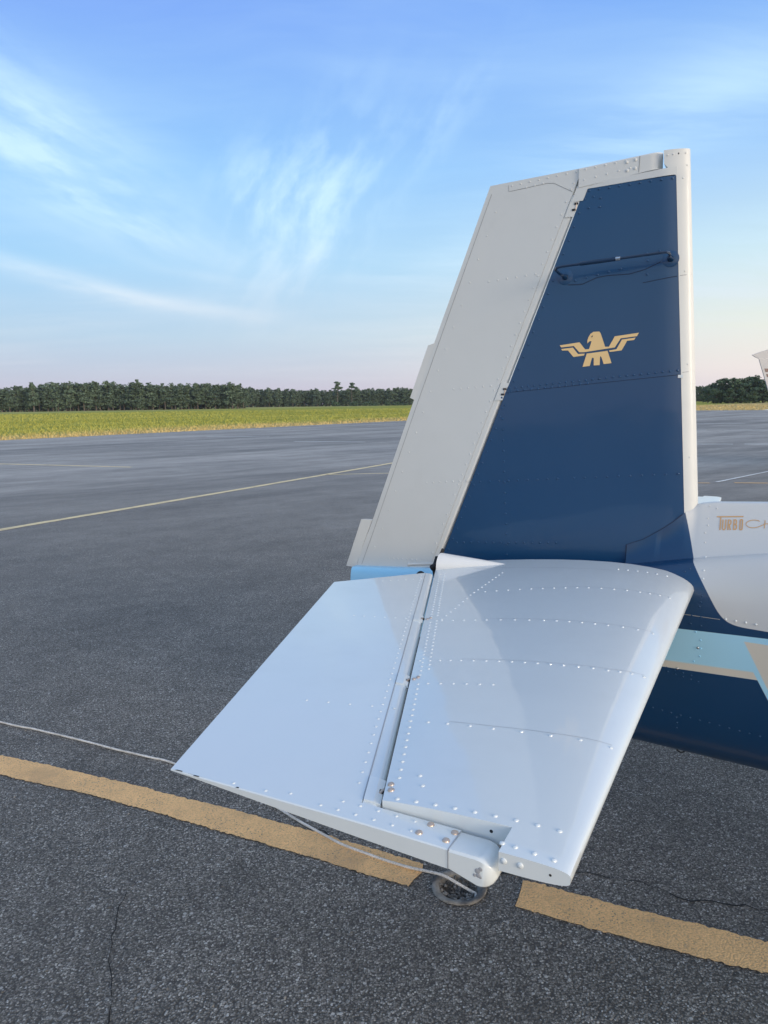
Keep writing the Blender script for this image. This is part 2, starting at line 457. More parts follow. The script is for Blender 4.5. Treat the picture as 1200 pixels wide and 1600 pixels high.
APRON = [(-92, -56), (-20.3, 39.4), (2.5, 69.7), (20, 93), (27, 101), (36, 104.5), (46, 103), (60, 96), (90, 84), (150, 60), (150, -60), (60, -90), (-60, -90)]
bm = bmesh.new()
outer = []
N_AP = len(APRON)
for i in range(N_AP):
    a, b_ = Vector(APRON[i]), Vector(APRON[(i + 1) % N_AP])
    L = (b_ - a).length; n = max(1, int(L / 0.7)) if 0 < i < 9 else max(1, int(L / 8))
    for k in range(n):
        p = a.lerp(b_, k / n)
        j = 0.22 * (mnoise.noise(Vector((p.x * 0.6, p.y * 0.6, 3.1))) + 0.5 * mnoise.noise(Vector((p.x * 2.1, p.y * 2.1, 9.0)))) if n > 12 else 0
        nrm = Vector((-(b_ - a).y, (b_ - a).x)).normalized()
        outer.append(bm.verts.new((p.x + nrm.x * j, p.y + nrm.y * j, 0)))
hole = []
for k in range(40):
    q = 2 * math.pi * k / 40
    hole.append(bm.verts.new((HOLE_C.x + HOLE_R * math.cos(q), HOLE_C.y + HOLE_R * math.sin(q), 0)))
es = [bm.edges.new((L_[i], L_[(i + 1) % len(L_)])) for L_ in (outer, hole) for i in range(len(L_))]
bmesh.ops.triangle_fill(bm, use_beauty=True, use_dissolve=False, edges=es)
for f in bm.faces:
    if f.normal.z < 0: f.normal_flip()
ext = [bm.verts.new((v.co.x, v.co.y, -0.10)) for v in outer]
for i in range(len(outer)):
    bm.faces.new((outer[i], ext[i], ext[(i + 1) % len(ext)], outer[(i + 1) % len(outer)]))
me = bpy.data.meshes.new('asphalt_apron'); bm.to_mesh(me); bm.free(); me.materials.append(MATS['asphalt'])
apron = bpy.data.objects.new('asphalt_apron', me); COL.objects.link(apron); apron['kind'] = 'structure'

def ribbon(name, pts, width, mat, z=0.004, jag=0.0026, step=0.012, ends=0.012):
    pts = [Vector(p) for p in pts]
    dens = []
    for i in range(len(pts) - 1):
        L = (pts[i + 1] - pts[i]).length; n = max(1, int(L / step))
        dens += [pts[i].lerp(pts[i + 1], k / n) for k in range(n)]
    dens.append(pts[-1])
    # smooth the polyline a little
    for _ in range(12):
        dens = [dens[0]] + [(dens[i - 1] + dens[i] * 2 + dens[i + 1]) / 4 for i in range(1, len(dens) - 1)] + [dens[-1]]
    st = []
    for i, p in enumerate(dens):
        t_ = (dens[min(i + 1, len(dens) - 1)] - dens[max(i - 1, 0)]).normalized()
        nn = Vector((-t_.y, t_.x)); wd = width * (1 + 0.09 * mnoise.noise(Vector((p.x * 2.3, p.y * 2.3, 4.0))) + 0.05 * mnoise.noise(Vector((p.x * 9, p.y * 9, 1.0))))
        row = []
        for s_ in (-1, -0.33, 0.33, 1):
            j = random.gauss(0, jag) if abs(s_) == 1 else 0
            q = p + nn * (s_ * wd / 2 + j)
            if i in (0, len(dens) - 1): q = q + t_ * random.uniform(-ends, ends)
            row.append((q.x, q.y, z))
        st.append(row)
    o = MB().loft(st).build(name, mat, smooth=False)
    o['kind'] = 'structure'
    return o
ribbon('parking_line', [(-4.4, 4.02), (-3.0, 3.75), (-1.915, 3.435), (-1.3, 3.19), (-0.755, 2.945), (-0.3, 2.73), (0.105, 2.525)], 0.150, 'line_orange')
ribbon('parking_line', [(0.465, 2.42), (0.8, 2.26), (1.19, 2.095), (1.9, 1.86), (3.2, 1.5)], 0.155, 'line_orange')
far = dict(step=0.35, jag=0.006)
ribbon('taxi_line', [(-12, -1.7), (-5.53, 10.5), (-3.63, 13.95), (0.11, 21.02), (8, 36)], 0.16, 'line_pale', **far)
ribbon('taxi_line', [(-1.4, 18.1), (0.01, 18.25), (3.2, 18.5)], 0.10, 'line_pale', **far)
ribbon('taxi_line', [(-14.5, 24.0), (-7.2, 21.09)], 0.17, 'line_pale', **far)
ribbon('taxi_line', [(-4.1, 34.2), (-0.81, 32.9)], 0.16, 'line_white', **far)
ribbon('taxi_line', [(-9.6, 40.5), (-6.0, 39.3)], 0.16, 'line_white', **far)
ribbon('taxi_line', [(10.4, 28.6), (13.2, 27.95)], 0.18, 'line_white', **far)
ribbon('taxi_line', [(13.6, 27.87), (15.0, 27.55)], 0.18, 'line_white', **far)
ribbon('taxi_line', [(14.5, 41.5), (17.6, 40.4)], 0.16, 'line_white', **far)
ribbon('taxi_line', [(18.4, 40.1), (20.6, 39.3)], 0.16, 'line_white', **far)
ribbon('taxi_line', [(19.0, 51.2), (24.5, 50.3)], 0.2, 'line_white', **far)
ribbon('taxi_line', [(22.0, 62.2), (30, 60.4)], 0.2, 'line_white', **far)
ribbon('taxi_line', [(6.95, 15.34), (9.3, 17.6)], 0.075, 'line_white', z=0.008, **far)
ribbon('taxi_line', [(7.25, 15.18), (8.6, 14.9)], 0.11, 'line_orange', **far)
ribbon('taxi_line', [(5.6, 15.45), (6.75, 15.2)], 0.09, 'line_orange', **far)
paint('crack_dark', (0.010, 0.010, 0.011), 0.95, 0.0)
def crack(pts, wdt):
    pp = []
    for i in range(len(pts) - 1):
        a, b_ = Vector(pts[i]), Vector(pts[i + 1]); n = max(2, int((b_ - a).length / 0.035))
        nrm = Vector((-(b_ - a).y, (b_ - a).x)).normalized()
        for k in range(n):
            pp.append(a.lerp(b_, k / n) + nrm * random.gauss(0, 0.007))
    pp.append(Vector(pts[-1]))
    st = []
    for i, p in enumerate(pp):
        t_ = (pp[min(i + 1, len(pp) - 1)] - pp[max(i - 1, 0)]).normalized(); nn = Vector((-t_.y, t_.x))
        ww = wdt * random.uniform(0.25, 1.2)
        st.append([(p.x - nn.x * ww / 2, p.y - nn.y * ww / 2, 0.003), (p.x + nn.x * ww / 2, p.y + nn.y * ww / 2, 0.003)])
    o = MB().loft(st).build('pavement_crack', 'crack_dark', smooth=False); o['kind'] = 'structure'
crack([(0.36, 2.53), (0.5, 2.52), (0.7, 2.54), (0.92, 2.47), (1.06, 2.37), (1.31, 2.32), (1.7, 2.16)], 0.006)
crack([(-0.95, 2.45), (-0.93, 2.30), (-0.90, 2.12), (-0.84, 2.0), (-0.81, 1.88), (-0.76, 1.7)], 0.0042)
crack([(-0.30, 2.84), (-0.1, 2.66), (0.06, 2.58), (0.17, 2.53)], 0.007)

# ------------------------------------------------------------------ the nearest aeroplane (frame: u forward along the fuselage, v to its far side, z up)
OU, OV = -0.60, 2.74
TH = R(-27)
FU = Vector((math.cos(TH), math.sin(TH), 0)); SV = Vector((-math.sin(TH), math.cos(TH), 0))
plane = empty('airplane', FU * OU + SV * OV, TH)
set_props(plane, 'white and navy low wing airplane with gold eagle on its fin, nearest the camera', 'airplane')
V0 = OV
def L(u, v, z): return (u - OU, v - OV, z)
def P_(mb, name, mat, parent=None, **kw): return mb.build(name, mat, parent or plane, **kw)

# --- vertical fin
def u_le(z): return -0.180 - 0.0660 * (z - 1.39)
def u_hg(z): return -1.120 + 0.3950 * (z - 1.135)
def fin_h(z): return pl(z, [1.0, 2.55], [0.047, 0.032])
NOSE = 0.085
def fin_ht(u, z):
    h = fin_h(z); le = u_le(z)
    s = (le - u) / NOSE
    if s <= 0: return 0.0
    if s < 1: return h * math.sqrt(s * (2 - s))
    t = (le - NOSE - u) / max(1e-4, le - NOSE - u_hg(z))
    return h * lerp(1.0, 0.5, max(0, min(1, t)))
def fin_v(u, z, off=0.0): return V0 - fin_ht(u, z) - off
BAND = 0.042
Z_FT = 2.470
zs = [1.02] + list(np.linspace(1.10, Z_FT, 24))
st = []
for z in zs:
    a, b_ = u_hg(z), u_le(z) - BAND
    us = [lerp(a, b_, k / 20) for k in range(21)]
    near = [L(u, fin_v(u, z), z) for u in us]
    farr = [L(u, 2 * V0 - fin_v(u, z), z) for u in reversed(us)]
    st.append(near + farr)
fin = P_(MB().loft(st, True, True, True), 'vertical_fin', 'paint_navy')
# leading edge strip: wraps the nose, a millimetre proud
mbs = MB(); st = []
for z in np.linspace(1.335, 2.552, 30):
    wide = BAND if z < 2.485 else 0.078
    ks = [k / 12 for k in range(13)]
    le = u_le(z)
    near = [L(le - wide * k ** 1.7, V0 - fin_ht(le - wide * k ** 1.7, z) - 0.0012, z) for k in ks]
    farr = [L(le - wide * k ** 1.7, V0 + fin_ht(le - wide * k ** 1.7, z) + 0.0012, z) for k in ks]
    st.append(list(reversed(near)) + farr[1:])
lead = P_(mbs.loft(st, True, True, True), 'leading_edge', 'paint_grey', fin)
# thin grey strip closing the top of the fin
st = []
for k in range(15):
    u = lerp(-0.585, -0.291, k / 14)
    z0, z1 = lerp(2.4690, 2.4725, k / 14), lerp(2.484, 2.497, k / 14)
    h = fin_ht(u, 2.47) + 0.0015
    st.append([L(u, V0 - h, z0), L(u, V0 - h, z1), L(u, V0 + h, z1), L(u, V0 + h, z0)])
P_(MB().loft(st, True, True, True), 'fin_tip_cap', 'paint_grey', fin)
# pale sealing strip in the gap ahead of the rudder
st = []
for k in range(20):
    z = lerp(1.80, 2.43, k / 19); u = u_hg(z)
    h = fin_ht(u, z)
    st.append([L(u - 0.003, V0 - h - 0.0012, z), L(u + 0.0005, V0 - h - 0.0012, z), L(u + 0.0005, V0 - h + 0.004, z), L(u - 0.003, V0 - h + 0.004, z)])
P_(MB().loft(st, True, True, True), 'gap_strip', 'paint_white', fin)

def fin_n(u, z):
    e = 0.004
    du = (fin_v(u + e, z) - fin_v(u - e, z)) / (2 * e); dz_ = (fin_v(u, z + e) - fin_v(u, z - e)) / (2 * e)
    return Vector((du, -1, dz_)).normalized()
def row(p, q, spacing):
    d = math.hypot(q[0] - p[0], q[1] - p[1]); n = max(1, round(d / spacing))
    return [(lerp(p[0], q[0], k / n), lerp(p[1], q[1], k / n)) for k in range(n + 1)]
RIV_R, RIV_H = 0.0046, 0.0027
riv = []
for k in range(30):
    z = 1.16 + k * 0.0440
    if z < 2.44: riv.append((u_hg(z) + 0.016, z))
riv += row((-0.850, 1.795), (-0.262, 1.842), 0.0235)
riv += row((-0.845, 1.783), (-0.56, 1.806), 0.026)
riv += row((-1.00, 1.435), (-0.66, 1.462), 0.0400) + row((-0.60, 1.466), (-0.245, 1.494), 0.0400)
riv += row((-0.88, 1.76), (-0.850, 1.16), 0.040)
riv += row((-1.06, 1.192), (-0.66, 1.222), 0.030)
riv += row((-0.575, 2.462), (-0.305, 2.462), 0.034)
riv += row((-0.560, 2.440), (-0.575, 2.405), 0.034) + [(-0.536, 2.432), (-0.538, 2.404)]
riv += row((-0.615, 2.165), (-0.46, 2.190), 0.040)
riv += [(-0.375, 2.232), (-0.372, 2.208), (-0.372, 2.164), (-0.335, 2.236)]
mb = MB()
for (u, z) in riv:
    mb.dome(L(u, fin_v(u, z), z), fin_n(u, z), RIV_R, RIV_H)
set_props(P_(mb, 'rivets', 'paint_navy', fin), kind='stuff')
mb = MB()
for (u, z) in [(-0.272, 2.46), (-0.254, 2.165), (-0.232, 1.862), (-0.212, 1.55), (-0.322, 2.535), (-0.305, 2.536), (-0.268, 2.538), (-0.262, 2.50)]:
    mb.dome(L(u, fin_v(u, z, 0.0012), z), fin_n(u, z), 0.0036, 0.0018)
set_props(P_(mb, 'rivets', 'paint_grey', fin), kind='stuff')
def surf_strip(pts, wd, vf, name, mat, parent, off=0.0015):
    """thin seam line that follows a surface given as v(u, z)"""
    P = []
    for i in range(len(pts) - 1):
        n = max(1, int(math.hypot(pts[i + 1][0] - pts[i][0], pts[i + 1][1] - pts[i][1]) / 0.012))
        P += [Vector((lerp(pts[i][0], pts[i + 1][0], k / n), lerp(pts[i][1], pts[i + 1][1], k / n))) for k in range(n)]
    P.append(Vector(pts[-1])); st = []
    for i, p in enumerate(P):
        t_ = (P[min(i + 1, len(P) - 1)] - P[max(i - 1, 0)]).normalized(); nn = Vector((-t_.y, t_.x)) * wd / 2
        a, b_ = p - nn, p + nn
        st.append([L(a.x, vf(a.x, a.y) - off, a.y), L(p.x, vf(p.x, p.y) - off - 0.0004, p.y), L(b_.x, vf(b_.x, b_.y) - off, b_.y)])
    return P_(MB().loft(st), name, mat, parent, smooth=False)
surf_strip([(-0.862, 1.778), (-0.25, 1.828)], 0.0016, fin_v, 'seam', 'navy_seam', fin, 0.0006)
surf_strip([(-0.385, 2.137), (-0.277, 2.150)], 0.0022, fin_v, 'seam', 'navy_seam', fin, 0.0006)
surf_strip([(-0.268, 2.151), (-0.2335, 2.155)], 0.0018, lambda u, z: fin_v(u, z, 0.001), 'seam', 'seam_dark', fin, 0.0006)
surf_strip([(-0.247, 1.835), (-0.2115, 1.839)], 0.0016, lambda u, z: fin_v(u, z, 0.001), 'seam', 'seam_dark', fin, 0.0006)
# small bright clip under the mid seam at the leading edge, drilled hole near the top
mb = MB(); mb.box(L(-0.252, fin_v(-0.252, 1.822, 0.002), 1.822), (0.016, 0.003, 0.010))
P_(mb, 'clip', 'paint_white', fin)
mb = MB(); mb.dome(L(-0.290, fin_v(-0.290, 2.537, 0.0012), 2.537), (0, -1, 0), 0.0032, 0.0004); P_(mb, 'drain_hole', 'black_rubber', fin)

# --- flat prints on curved skins
def print_poly(polys, vf, name, mat, parent, off=0.0012, cut=0.02):
    bm = bmesh.new()
    for poly in polys:
        vs = [bm.verts.new((x, y, 0)) for x, y in poly]
        f = bm.faces.new(vs)
    bmesh.ops.triangulate(bm, faces=bm.faces[:], ngon_method='EAR_CLIP')
    for _ in range(4):
        le_ = [e for e in bm.edges if e.calc_length() > cut]
        if not le_: break
        bmesh.ops.subdivide_edges(bm, edges=le_, cuts=1, use_grid_fill=False)
        bmesh.ops.triangulate(bm, faces=[f for f in bm.faces if len(f.verts) > 3])
    for v in bm.verts:
        u, z = v.co.x, v.co.y
        v.co = L(u, vf(u, z) - off, z)
    me = bpy.data.meshes.new(name)
    for f in bm.faces:
        f.normal_update()
        if f.normal.y > 0: f.normal_flip()
    bm.to_mesh(me); bm.free(); me.materials.append(MATS[mat])
    o = bpy.data.objects.new(name, me); COL.objects.link(o); o.parent = parent
    return o
# eagle: drawn on a 1200-wide sketch grid, mapped to the fin plane
EA, EB = Vector((-0.664, 1.943)), Vector((-0.391, 1.972))     # wing tips
def eg(pts):
    ex = (EB - EA) / (1042 - 100)
    ang = math.atan2(280 - 388, 1042 - 100)
    out = []
    for x, y in pts:
        rx, ry = x - 100, y - 388
        sx = rx
        sy = ry - rx * (280 - 388) / 942.0
        k = ex.length * 1.06
        p = EA + ex * sx + Vector((0.0, -1.0)) * sy * k
        out.append((p.x, p.y))
    return out
eagle_upper = [(100, 388), (345, 360), (415, 442), (462, 440), (478, 395), (490, 352), (468, 352), (440, 376), (440, 340), (452, 305), (475, 270), (510, 249), (580, 248), (597, 270), (655, 420), (700, 420), (765, 308), (1042, 278), (1020, 315), (835, 332), (770, 430), (640, 445), (410, 473), (345, 473), (275, 400), (120, 412)]
eagle_lw = [(120, 430), (265, 418), (330, 492), (412, 490), (405, 510), (275, 525), (205, 448), (132, 448)]
eagle_rw = [(703, 462), (790, 450), (848, 347), (1005, 330), (990, 355), (910, 362), (850, 465), (712, 478)]
eagle_tail = [(437, 490), (685, 465), (737, 603), (645, 612), (614, 532), (604, 524), (598, 532), (597, 622), (525, 625), (524, 545), (512, 536), (500, 545), (478, 630), (390, 638)]
emblem = print_poly([eg(eagle_upper), eg(eagle_lw), eg(eagle_rw), eg(eagle_tail)], fin_v, 'eagle_emblem', 'gold', plane)
print_poly([eg([(487, 300), (503, 288), (506, 296), (492, 314)])], fin_v, 'eye', 'navy_seam', emblem, 0.0020)

# --- rudder
def r_te(z): return pl(z, [1.04, 1.121, 1.207, 1.718, 2.062, 2.530], [-1.533, -1.510, -1.468, -1.268, -1.129, -0.938])
def r_seam(z): return u_hg(z) - 0.036
def r_hs(z): return fin_h(z) * 0.5 - 0.0005
def rud_ht(u, z):
    a, b_ = r_seam(z), r_te(z)
    t = (a - u) / (a - b_)
    if t < 0: return r_hs(z)
    return lerp(r_hs(z), 0.0025, min(1, t))
def rud_v(u, z, off=0.0): return V0 - rud_ht(u, z) - off
st = []
for k in range(25):
    t = k / 24
    zb, zt_te, zt_se = 0, 0, 0
    rowp = []
    for j in range(13):
        s = j / 12                                            # 0 at the trailing edge, 1 at the seam
        z_lo = lerp(1.042, 1.078, s); z_hi = lerp(2.530, 2.5405, s)
        z = lerp(z_lo, z_hi, t)
        u = lerp(r_te(z), r_seam(z), s)
        rowp.append((u, z))
    st.append([L(u, rud_v(u, z), z) for u, z in rowp] + [L(u, 2 * V0 - rud_v(u, z), z) for u, z in reversed(rowp)])
rud = P_(MB().loft(st, True, True, True), 'rudder', 'paint_grey')
# nose skin of the rudder, in front of the seam, rounding into the gap
st = []
for k in range(30):
    z = lerp(1.085, 2.455, k / 29)
    u0, u1, h = r_seam(z), u_hg(z) - 0.004, r_hs(z) - 0.0012
    ang = [(-1 + 2 * q / 10) * math.pi / 2 for q in range(11)]
    prof = [(u0 + 0.0008, -h), (lerp(u0, u1, 0.5), -h)] + [(u1 - h * 0.7 + math.cos(a) * h * 0.7, math.sin(a) * h) for a in ang] + [(lerp(u0, u1, 0.5), h), (u0 + 0.0008, h)]
    st.append([L(u, V0 + v, z) for u, v in prof])
nose = P_(MB().loft(st, True, True, True), 'rudder_nose', 'paint_grey', rud)
# balance horn lying over the fin top
st = []
for k in range(22):
    t = k / 21
    u = lerp(-0.612, -0.340, t)
    zb, ztp = lerp(2.476, 2.5005, t), lerp(2.5400, 2.5540, t)
    h = lerp(0.0205, 0.027, t)
    if u > -0.372:
        q = (u + 0.372) / 0.032
        h *= math.sqrt(max(0.02, 1 - q * q * 0.98))
    c = 0.004
    st.append([L(u, V0 - h, zb), L(u, V0 - h, ztp - c), L(u, V0 - h + c, ztp), L(u, V0 + h - c, ztp), L(u, V0 + h, ztp - c), L(u, V0 + h, zb)])
horn = P_(MB().loft(st, True, True, True), 'balance_horn', 'paint_grey', rud)
def horn_v(u, z): return V0 - lerp(0.0205, 0.027, (u + 0.612) / 0.272)
surf_strip([(-0.412, 2.4965), (-0.410, 2.548)], 0.0022, horn_v, 'seam', 'seam_dark', rud, 0.0005)
# doubler plate along the rudder top
dp = [(-0.868, 2.516), (-0.866, 2.499), (-0.725, 2.507), (-0.70, 2.504), (-0.632, 2.464), (-0.628, 2.5365), (-0.868, 2.5308)]
def dbl_v(u, z): return rud_v(u, min(z, 2.53))
surf_strip([(-0.868, 2.522), (-0.866, 2.500), (-0.725, 2.508), (-0.70, 2.505), (-0.632, 2.466)], 0.0016, dbl_v, 'seam', 'seam_dark', rud, 0.0006)
def rud_n(u, z):
    e = 0.004
    du = (rud_v(u + e, z) - rud_v(u - e, z)) / (2 * e); dz_ = (rud_v(u, z + e) - rud_v(u, z - e)) / (2 * e)
    return Vector((du, -1, dz_)).normalized()
rr = row((-0.855, 2.519), (-0.455, 2.540), 0.034) + row((-0.63, 2.495), (-0.44, 2.515), 0.040) + row((-0.80, 2.505), (-0.74, 2.510), 0.036)
rr += row((-1.080, 1.795), (-0.925, 1.805), 0.034) + row((-1.195, 1.425), (-1.02, 1.440), 0.030) + row((-0.94, 2.19), (-0.76, 2.20), 0.036)
for k in range(34):
    z = 1.14 + k * 0.0405
    rr.append((r_seam(z) - 0.013, z))
    if k % 2 == 0: rr.append((r_te(z) + 0.060, z))
rr += row((-1.37, 1.098), (-1.24, 1.104), 0.022)
mb = MB()
for (u, z) in rr:
    vf = horn_v(u, z) if u > -0.612 else rud_v(u, z)
    mb.dome(L(u, vf, z), rud_n(u, z), 0.0037, 0.0015)
set_props(P_(mb, 'rivets', 'paint_grey', rud), kind='stuff')
for (u, z) in [(-0.452, 2.535), (-0.424, 2.538), (-0.450, 2.508), (-0.424, 2.511)]:
    mb = MB(); mb.dome(L(u, horn_v(u, z), z), (0, -1, 0), 0.0058, 0.0028, 10); P_(mb, 'screw', 'paint_grey', rud)
# trailing edge strip (thin double skin) and the two tabs
surf_strip([(r_te(1.06) + 0.0225, 1.06), (r_te(1.207) + 0.0225, 1.207), (r_te(1.718) + 0.021, 1.718), (r_te(2.062) + 0.020, 2.062), (r_te(2.50) + 0.018, 2.50)], 0.0016, rud_v, 'seam', 'seam_dark', rud, 0.0005)
def tab(name, pts, th):
    c = sum((Vector(p) for p in pts), Vector((0, 0))) / len(pts)
    a = [L(u, V0 - th, z) for u, z in pts]; b_ = [L(u, V0 + th, z) for u, z in pts]
    P_(MB().loft([a, b_], True, True, True), name, 'paint_grey', rud, smooth=False)
tab('trim_tab', [(-1.535, 1.043), (-1.583, 1.045), (-1.504, 1.255), (-1.486, 1.257), (-1.452, 1.257), (-1.508, 1.120)], 0.0032)
tab('fixed_tab', [(-1.252, 1.757), (-1.270, 1.765), (-1.190, 1.968), (-1.160, 1.976), (-1.175, 1.945)], 0.0028)
def hinge_plate_fin(z):
    """bracket bridging the rudder gap, with a dark slot and pin"""
    mb = MB(); st = []
    for k in range(2):
        zz = z + (-0.032, 0.032)[k]
        u0, u1 = r_seam(zz) + 0.004, u_hg(zz) - 0.001
        h = r_hs(zz)
        st.append([L(u0, V0 - h - 0.0018, zz), L(u1, V0 - h - 0.0018, zz), L(u1, V0 - h + 0.008, zz), L(u0, V0 - h + 0.004, zz)])
    mb.loft(st, True, True, True)
    pl_ = P_(mb, 'hinge', 'paint_grey', rud, smooth=False)
    mb = MB()
    for dz_ in (-0.010, 0.010):
        zz = z + dz_
        mb.box(L(u_hg(zz) - 0.008, V0 - r_hs(zz) - 0.0022, zz), (0.013, 0.003, 0.007))
    P_(mb, 'slot', 'black_rubber', rud, smooth=False)
    mb = MB(); mb.tube([L(u_hg(z) - 0.008, V0 - r_hs(z) - 0.001, z - 0.014), L(u_hg(z) - 0.002, V0 - r_hs(z) - 0.001, z + 0.014)], 0.0028, 8)
    P_(mb, 'pin', 'copper_screw', rud)
hinge_plate_fin(2.415); hinge_plate_fin(1.782)
mb = MB(); st = []
for k in range(2):
    zz = (2.432, 2.482)[k]
    u0, u1, h = r_seam(zz) + 0.008, u_hg(zz) + 0.012, r_hs(zz)
    st.append([L(u0, V0 - h - 0.0026, zz), L(u1, V0 - h - 0.0040, zz), L(u1, V0 - h + 0.004, zz), L(u0, V0 - h + 0.004, zz)])
P_(mb.loft(st, True, True, True), 'hinge_cover', 'paint_grey', rud, smooth=False)

# --- navigation antenna: bent tube standing off the fin on two rubber footed posts
def antenna():
    mb = MB(); V = 2.615
    A, B = Vector((-0.651, fin_v(-0.651, 2.180), 2.180)), Vector((-0.299, fin_v(-0.299, 2.207), 2.207))
    pts = [A + Vector((-0.004, -0.012, 0.002)), A + Vector((-0.012, -0.045, 0.008)), Vector((-0.662, V + 0.008, 2.192)), Vector((-0.655, V - 0.002, 2.1965)), Vector((-0.635, V - 0.004, 2.199)),
           Vector((-0.45, V - 0.006, 2.2065)), Vector((-0.325, V - 0.004, 2.2125)), Vector((-0.303, V, 2.2135)), Vector((-0.296, V + 0.010, 2.213)), B + Vector((0.002, -0.040, 0.004)), B + Vector((0, -0.012, 0))]
    mb.tube([L(*p) for p in pts], 0.0046, 8)
    ant = P_(mb, 'antenna', 'navy_shaded')
    mb = MB(); mb.tube([L(-0.575, V - 0.0045, 2.2018), L(-0.46, V - 0.006, 2.2062)], 0.0068, 10); P_(mb, 'sleeve', 'navy_shaded', ant)
    mb = MB(); mb.tube([L(-0.459, V - 0.006, 2.2063), L(-0.444, V - 0.006, 2.2068)], 0.0072, 10); P_(mb, 'collar', 'steel', ant)
    for p in (A, B):
        mb = MB(); n = 20
        pad = MB(); pst = [[L(*(p + Vector((math.cos(q), 0, math.sin(q))) * r - Vector((0, h, 0)))) for q in np.linspace(0, 2 * math.pi, 21)[:-1]] for r, h in [(0.0270, -0.002), (0.0268, 0.0014), (0.0235, 0.0022), (0.0, 0.0024)]]
        P_(pad.loft(pst, True), 'pad', 'paint_navy', ant)
        prof = [(0.0115, 0.001), (0.0105, 0.004), (0.0080, 0.010), (0.0066, 0.022), (0.0060, 0.034), (0.0052, 0.044), (0.005, 0.046), (0.0, 0.047)]
        tilt = Vector((0.0, -1, 0)); ax = Vector((1, 0, 0)); ay = Vector((0, 0, 1))
        vs = [L(*(p + (ax * math.cos(q) + ay * math.sin(q)) * r + tilt * h)) for r, h in prof for q in [2 * math.pi * k / n for k in range(n)]]
        fs = [(i * n + k, i * n + (k + 1) % n, (i + 1) * n + (k + 1) % n, (i + 1) * n + k) for i in range(len(prof) - 1) for k in range(n)]
        mb.add(vs, fs); P_(mb, 'foot', 'navy_shaded', ant, angle=50)
antenna()
surf_strip([(-0.64, 2.152), (-0.59, 2.150), (-0.54, 2.168), (-0.50, 2.172), (-0.43, 2.170), (-0.38, 2.180), (-0.33, 2.200)], 0.0028, fin_v, 'sealant_line', 'navy_seam', fin, 0.0004)

# --- fuselage
def f_w(u): return pl(u, [-1.62, -1.3, -1.0, -0.6, -0.4, -0.2, 0.0, 0.4, 1.0, 1.8, 2.6, 3.6, 4.6, 5.4, 5.8], [0.045, 0.075, 0.105, 0.145, 0.165, 0.190, 0.212, 0.265, 0.36, 0.50, 0.56, 0.56, 0.50, 0.36, 0.16])
def f_bot(u): return pl(u, [-1.62, -1.0, -0.6, -0.4, 0.0, 1.0, 2.5, 4.0, 5.2, 5.8], [0.86, 0.62, 0.55, 0.522, 0.508, 0.47, 0.42, 0.42, 0.55, 0.78])
def f_cr(u): return pl(u, [-1.62, -1.3, -1.0, -0.6, -0.35, -0.2, 0.04, 0.5, 1.0, 1.6, 2.2, 2.8, 3.4, 4.0, 4.6, 5.4, 5.8], [1.045, 1.068, 1.09, 1.13, 1.180, 1.214, 1.255, 1.315, 1.38, 1.60, 1.80, 1.86, 1.74, 1.36, 1.26, 1.14, 1.02])
def f_wc(u): return pl(u, [-1.62, -1.0, -0.45, -0.2, 0.04, 0.5, 1.0, 1.6, 2.8, 5.8], [0.03, 0.040, 0.052, 0.100, 0.122, 0.15, 0.17, 0.20, 0.25, 0.06])
def fus_section(u, n=40):
    """half outline from bottom centre to the crease, as (half width, z)"""
    wv, zb, zc_, wc = f_w(u), f_bot(u), f_cr(u), f_wc(u)
    zm = lerp(zb, zc_, 0.58)                           # where the side is widest
    pts = []
    for k in range(n // 2):
        q = (k / (n // 2)) * math.pi / 2
        e = 2 / 3.4
        pts.append((wv * math.sin(q) ** e, zm - (zm - zb) * math.cos(q) ** e))
    for k in range(n // 2 + 1):
        q = (k / (n // 2)) * math.pi / 2
        e = 2 / 2.5
        pts.append((wc + (wv - wc) * math.cos(q) ** e, zm + (zc_ - zm) * math.sin(q) ** e))
    return pts
def fus_v(u, z, off=0.0):
    s = fus_section(u)
    zz = [p[1] for p in s]; ww = [p[0] for p in s]
    return V0 - float(np.interp(z, zz, ww)) - off
us = list(np.linspace(-1.535, -0.5, 20)) + list(np.linspace(-0.45, 0.5, 40)) + list(np.linspace(0.6, 5.8, 36))
st = []
for u in us:
    s = fus_section(u)
    st.append([L(u, V0 - w_, z) for w_, z in s] + [L(u, V0 + w_, z) for w_, z in reversed(s[1:])])
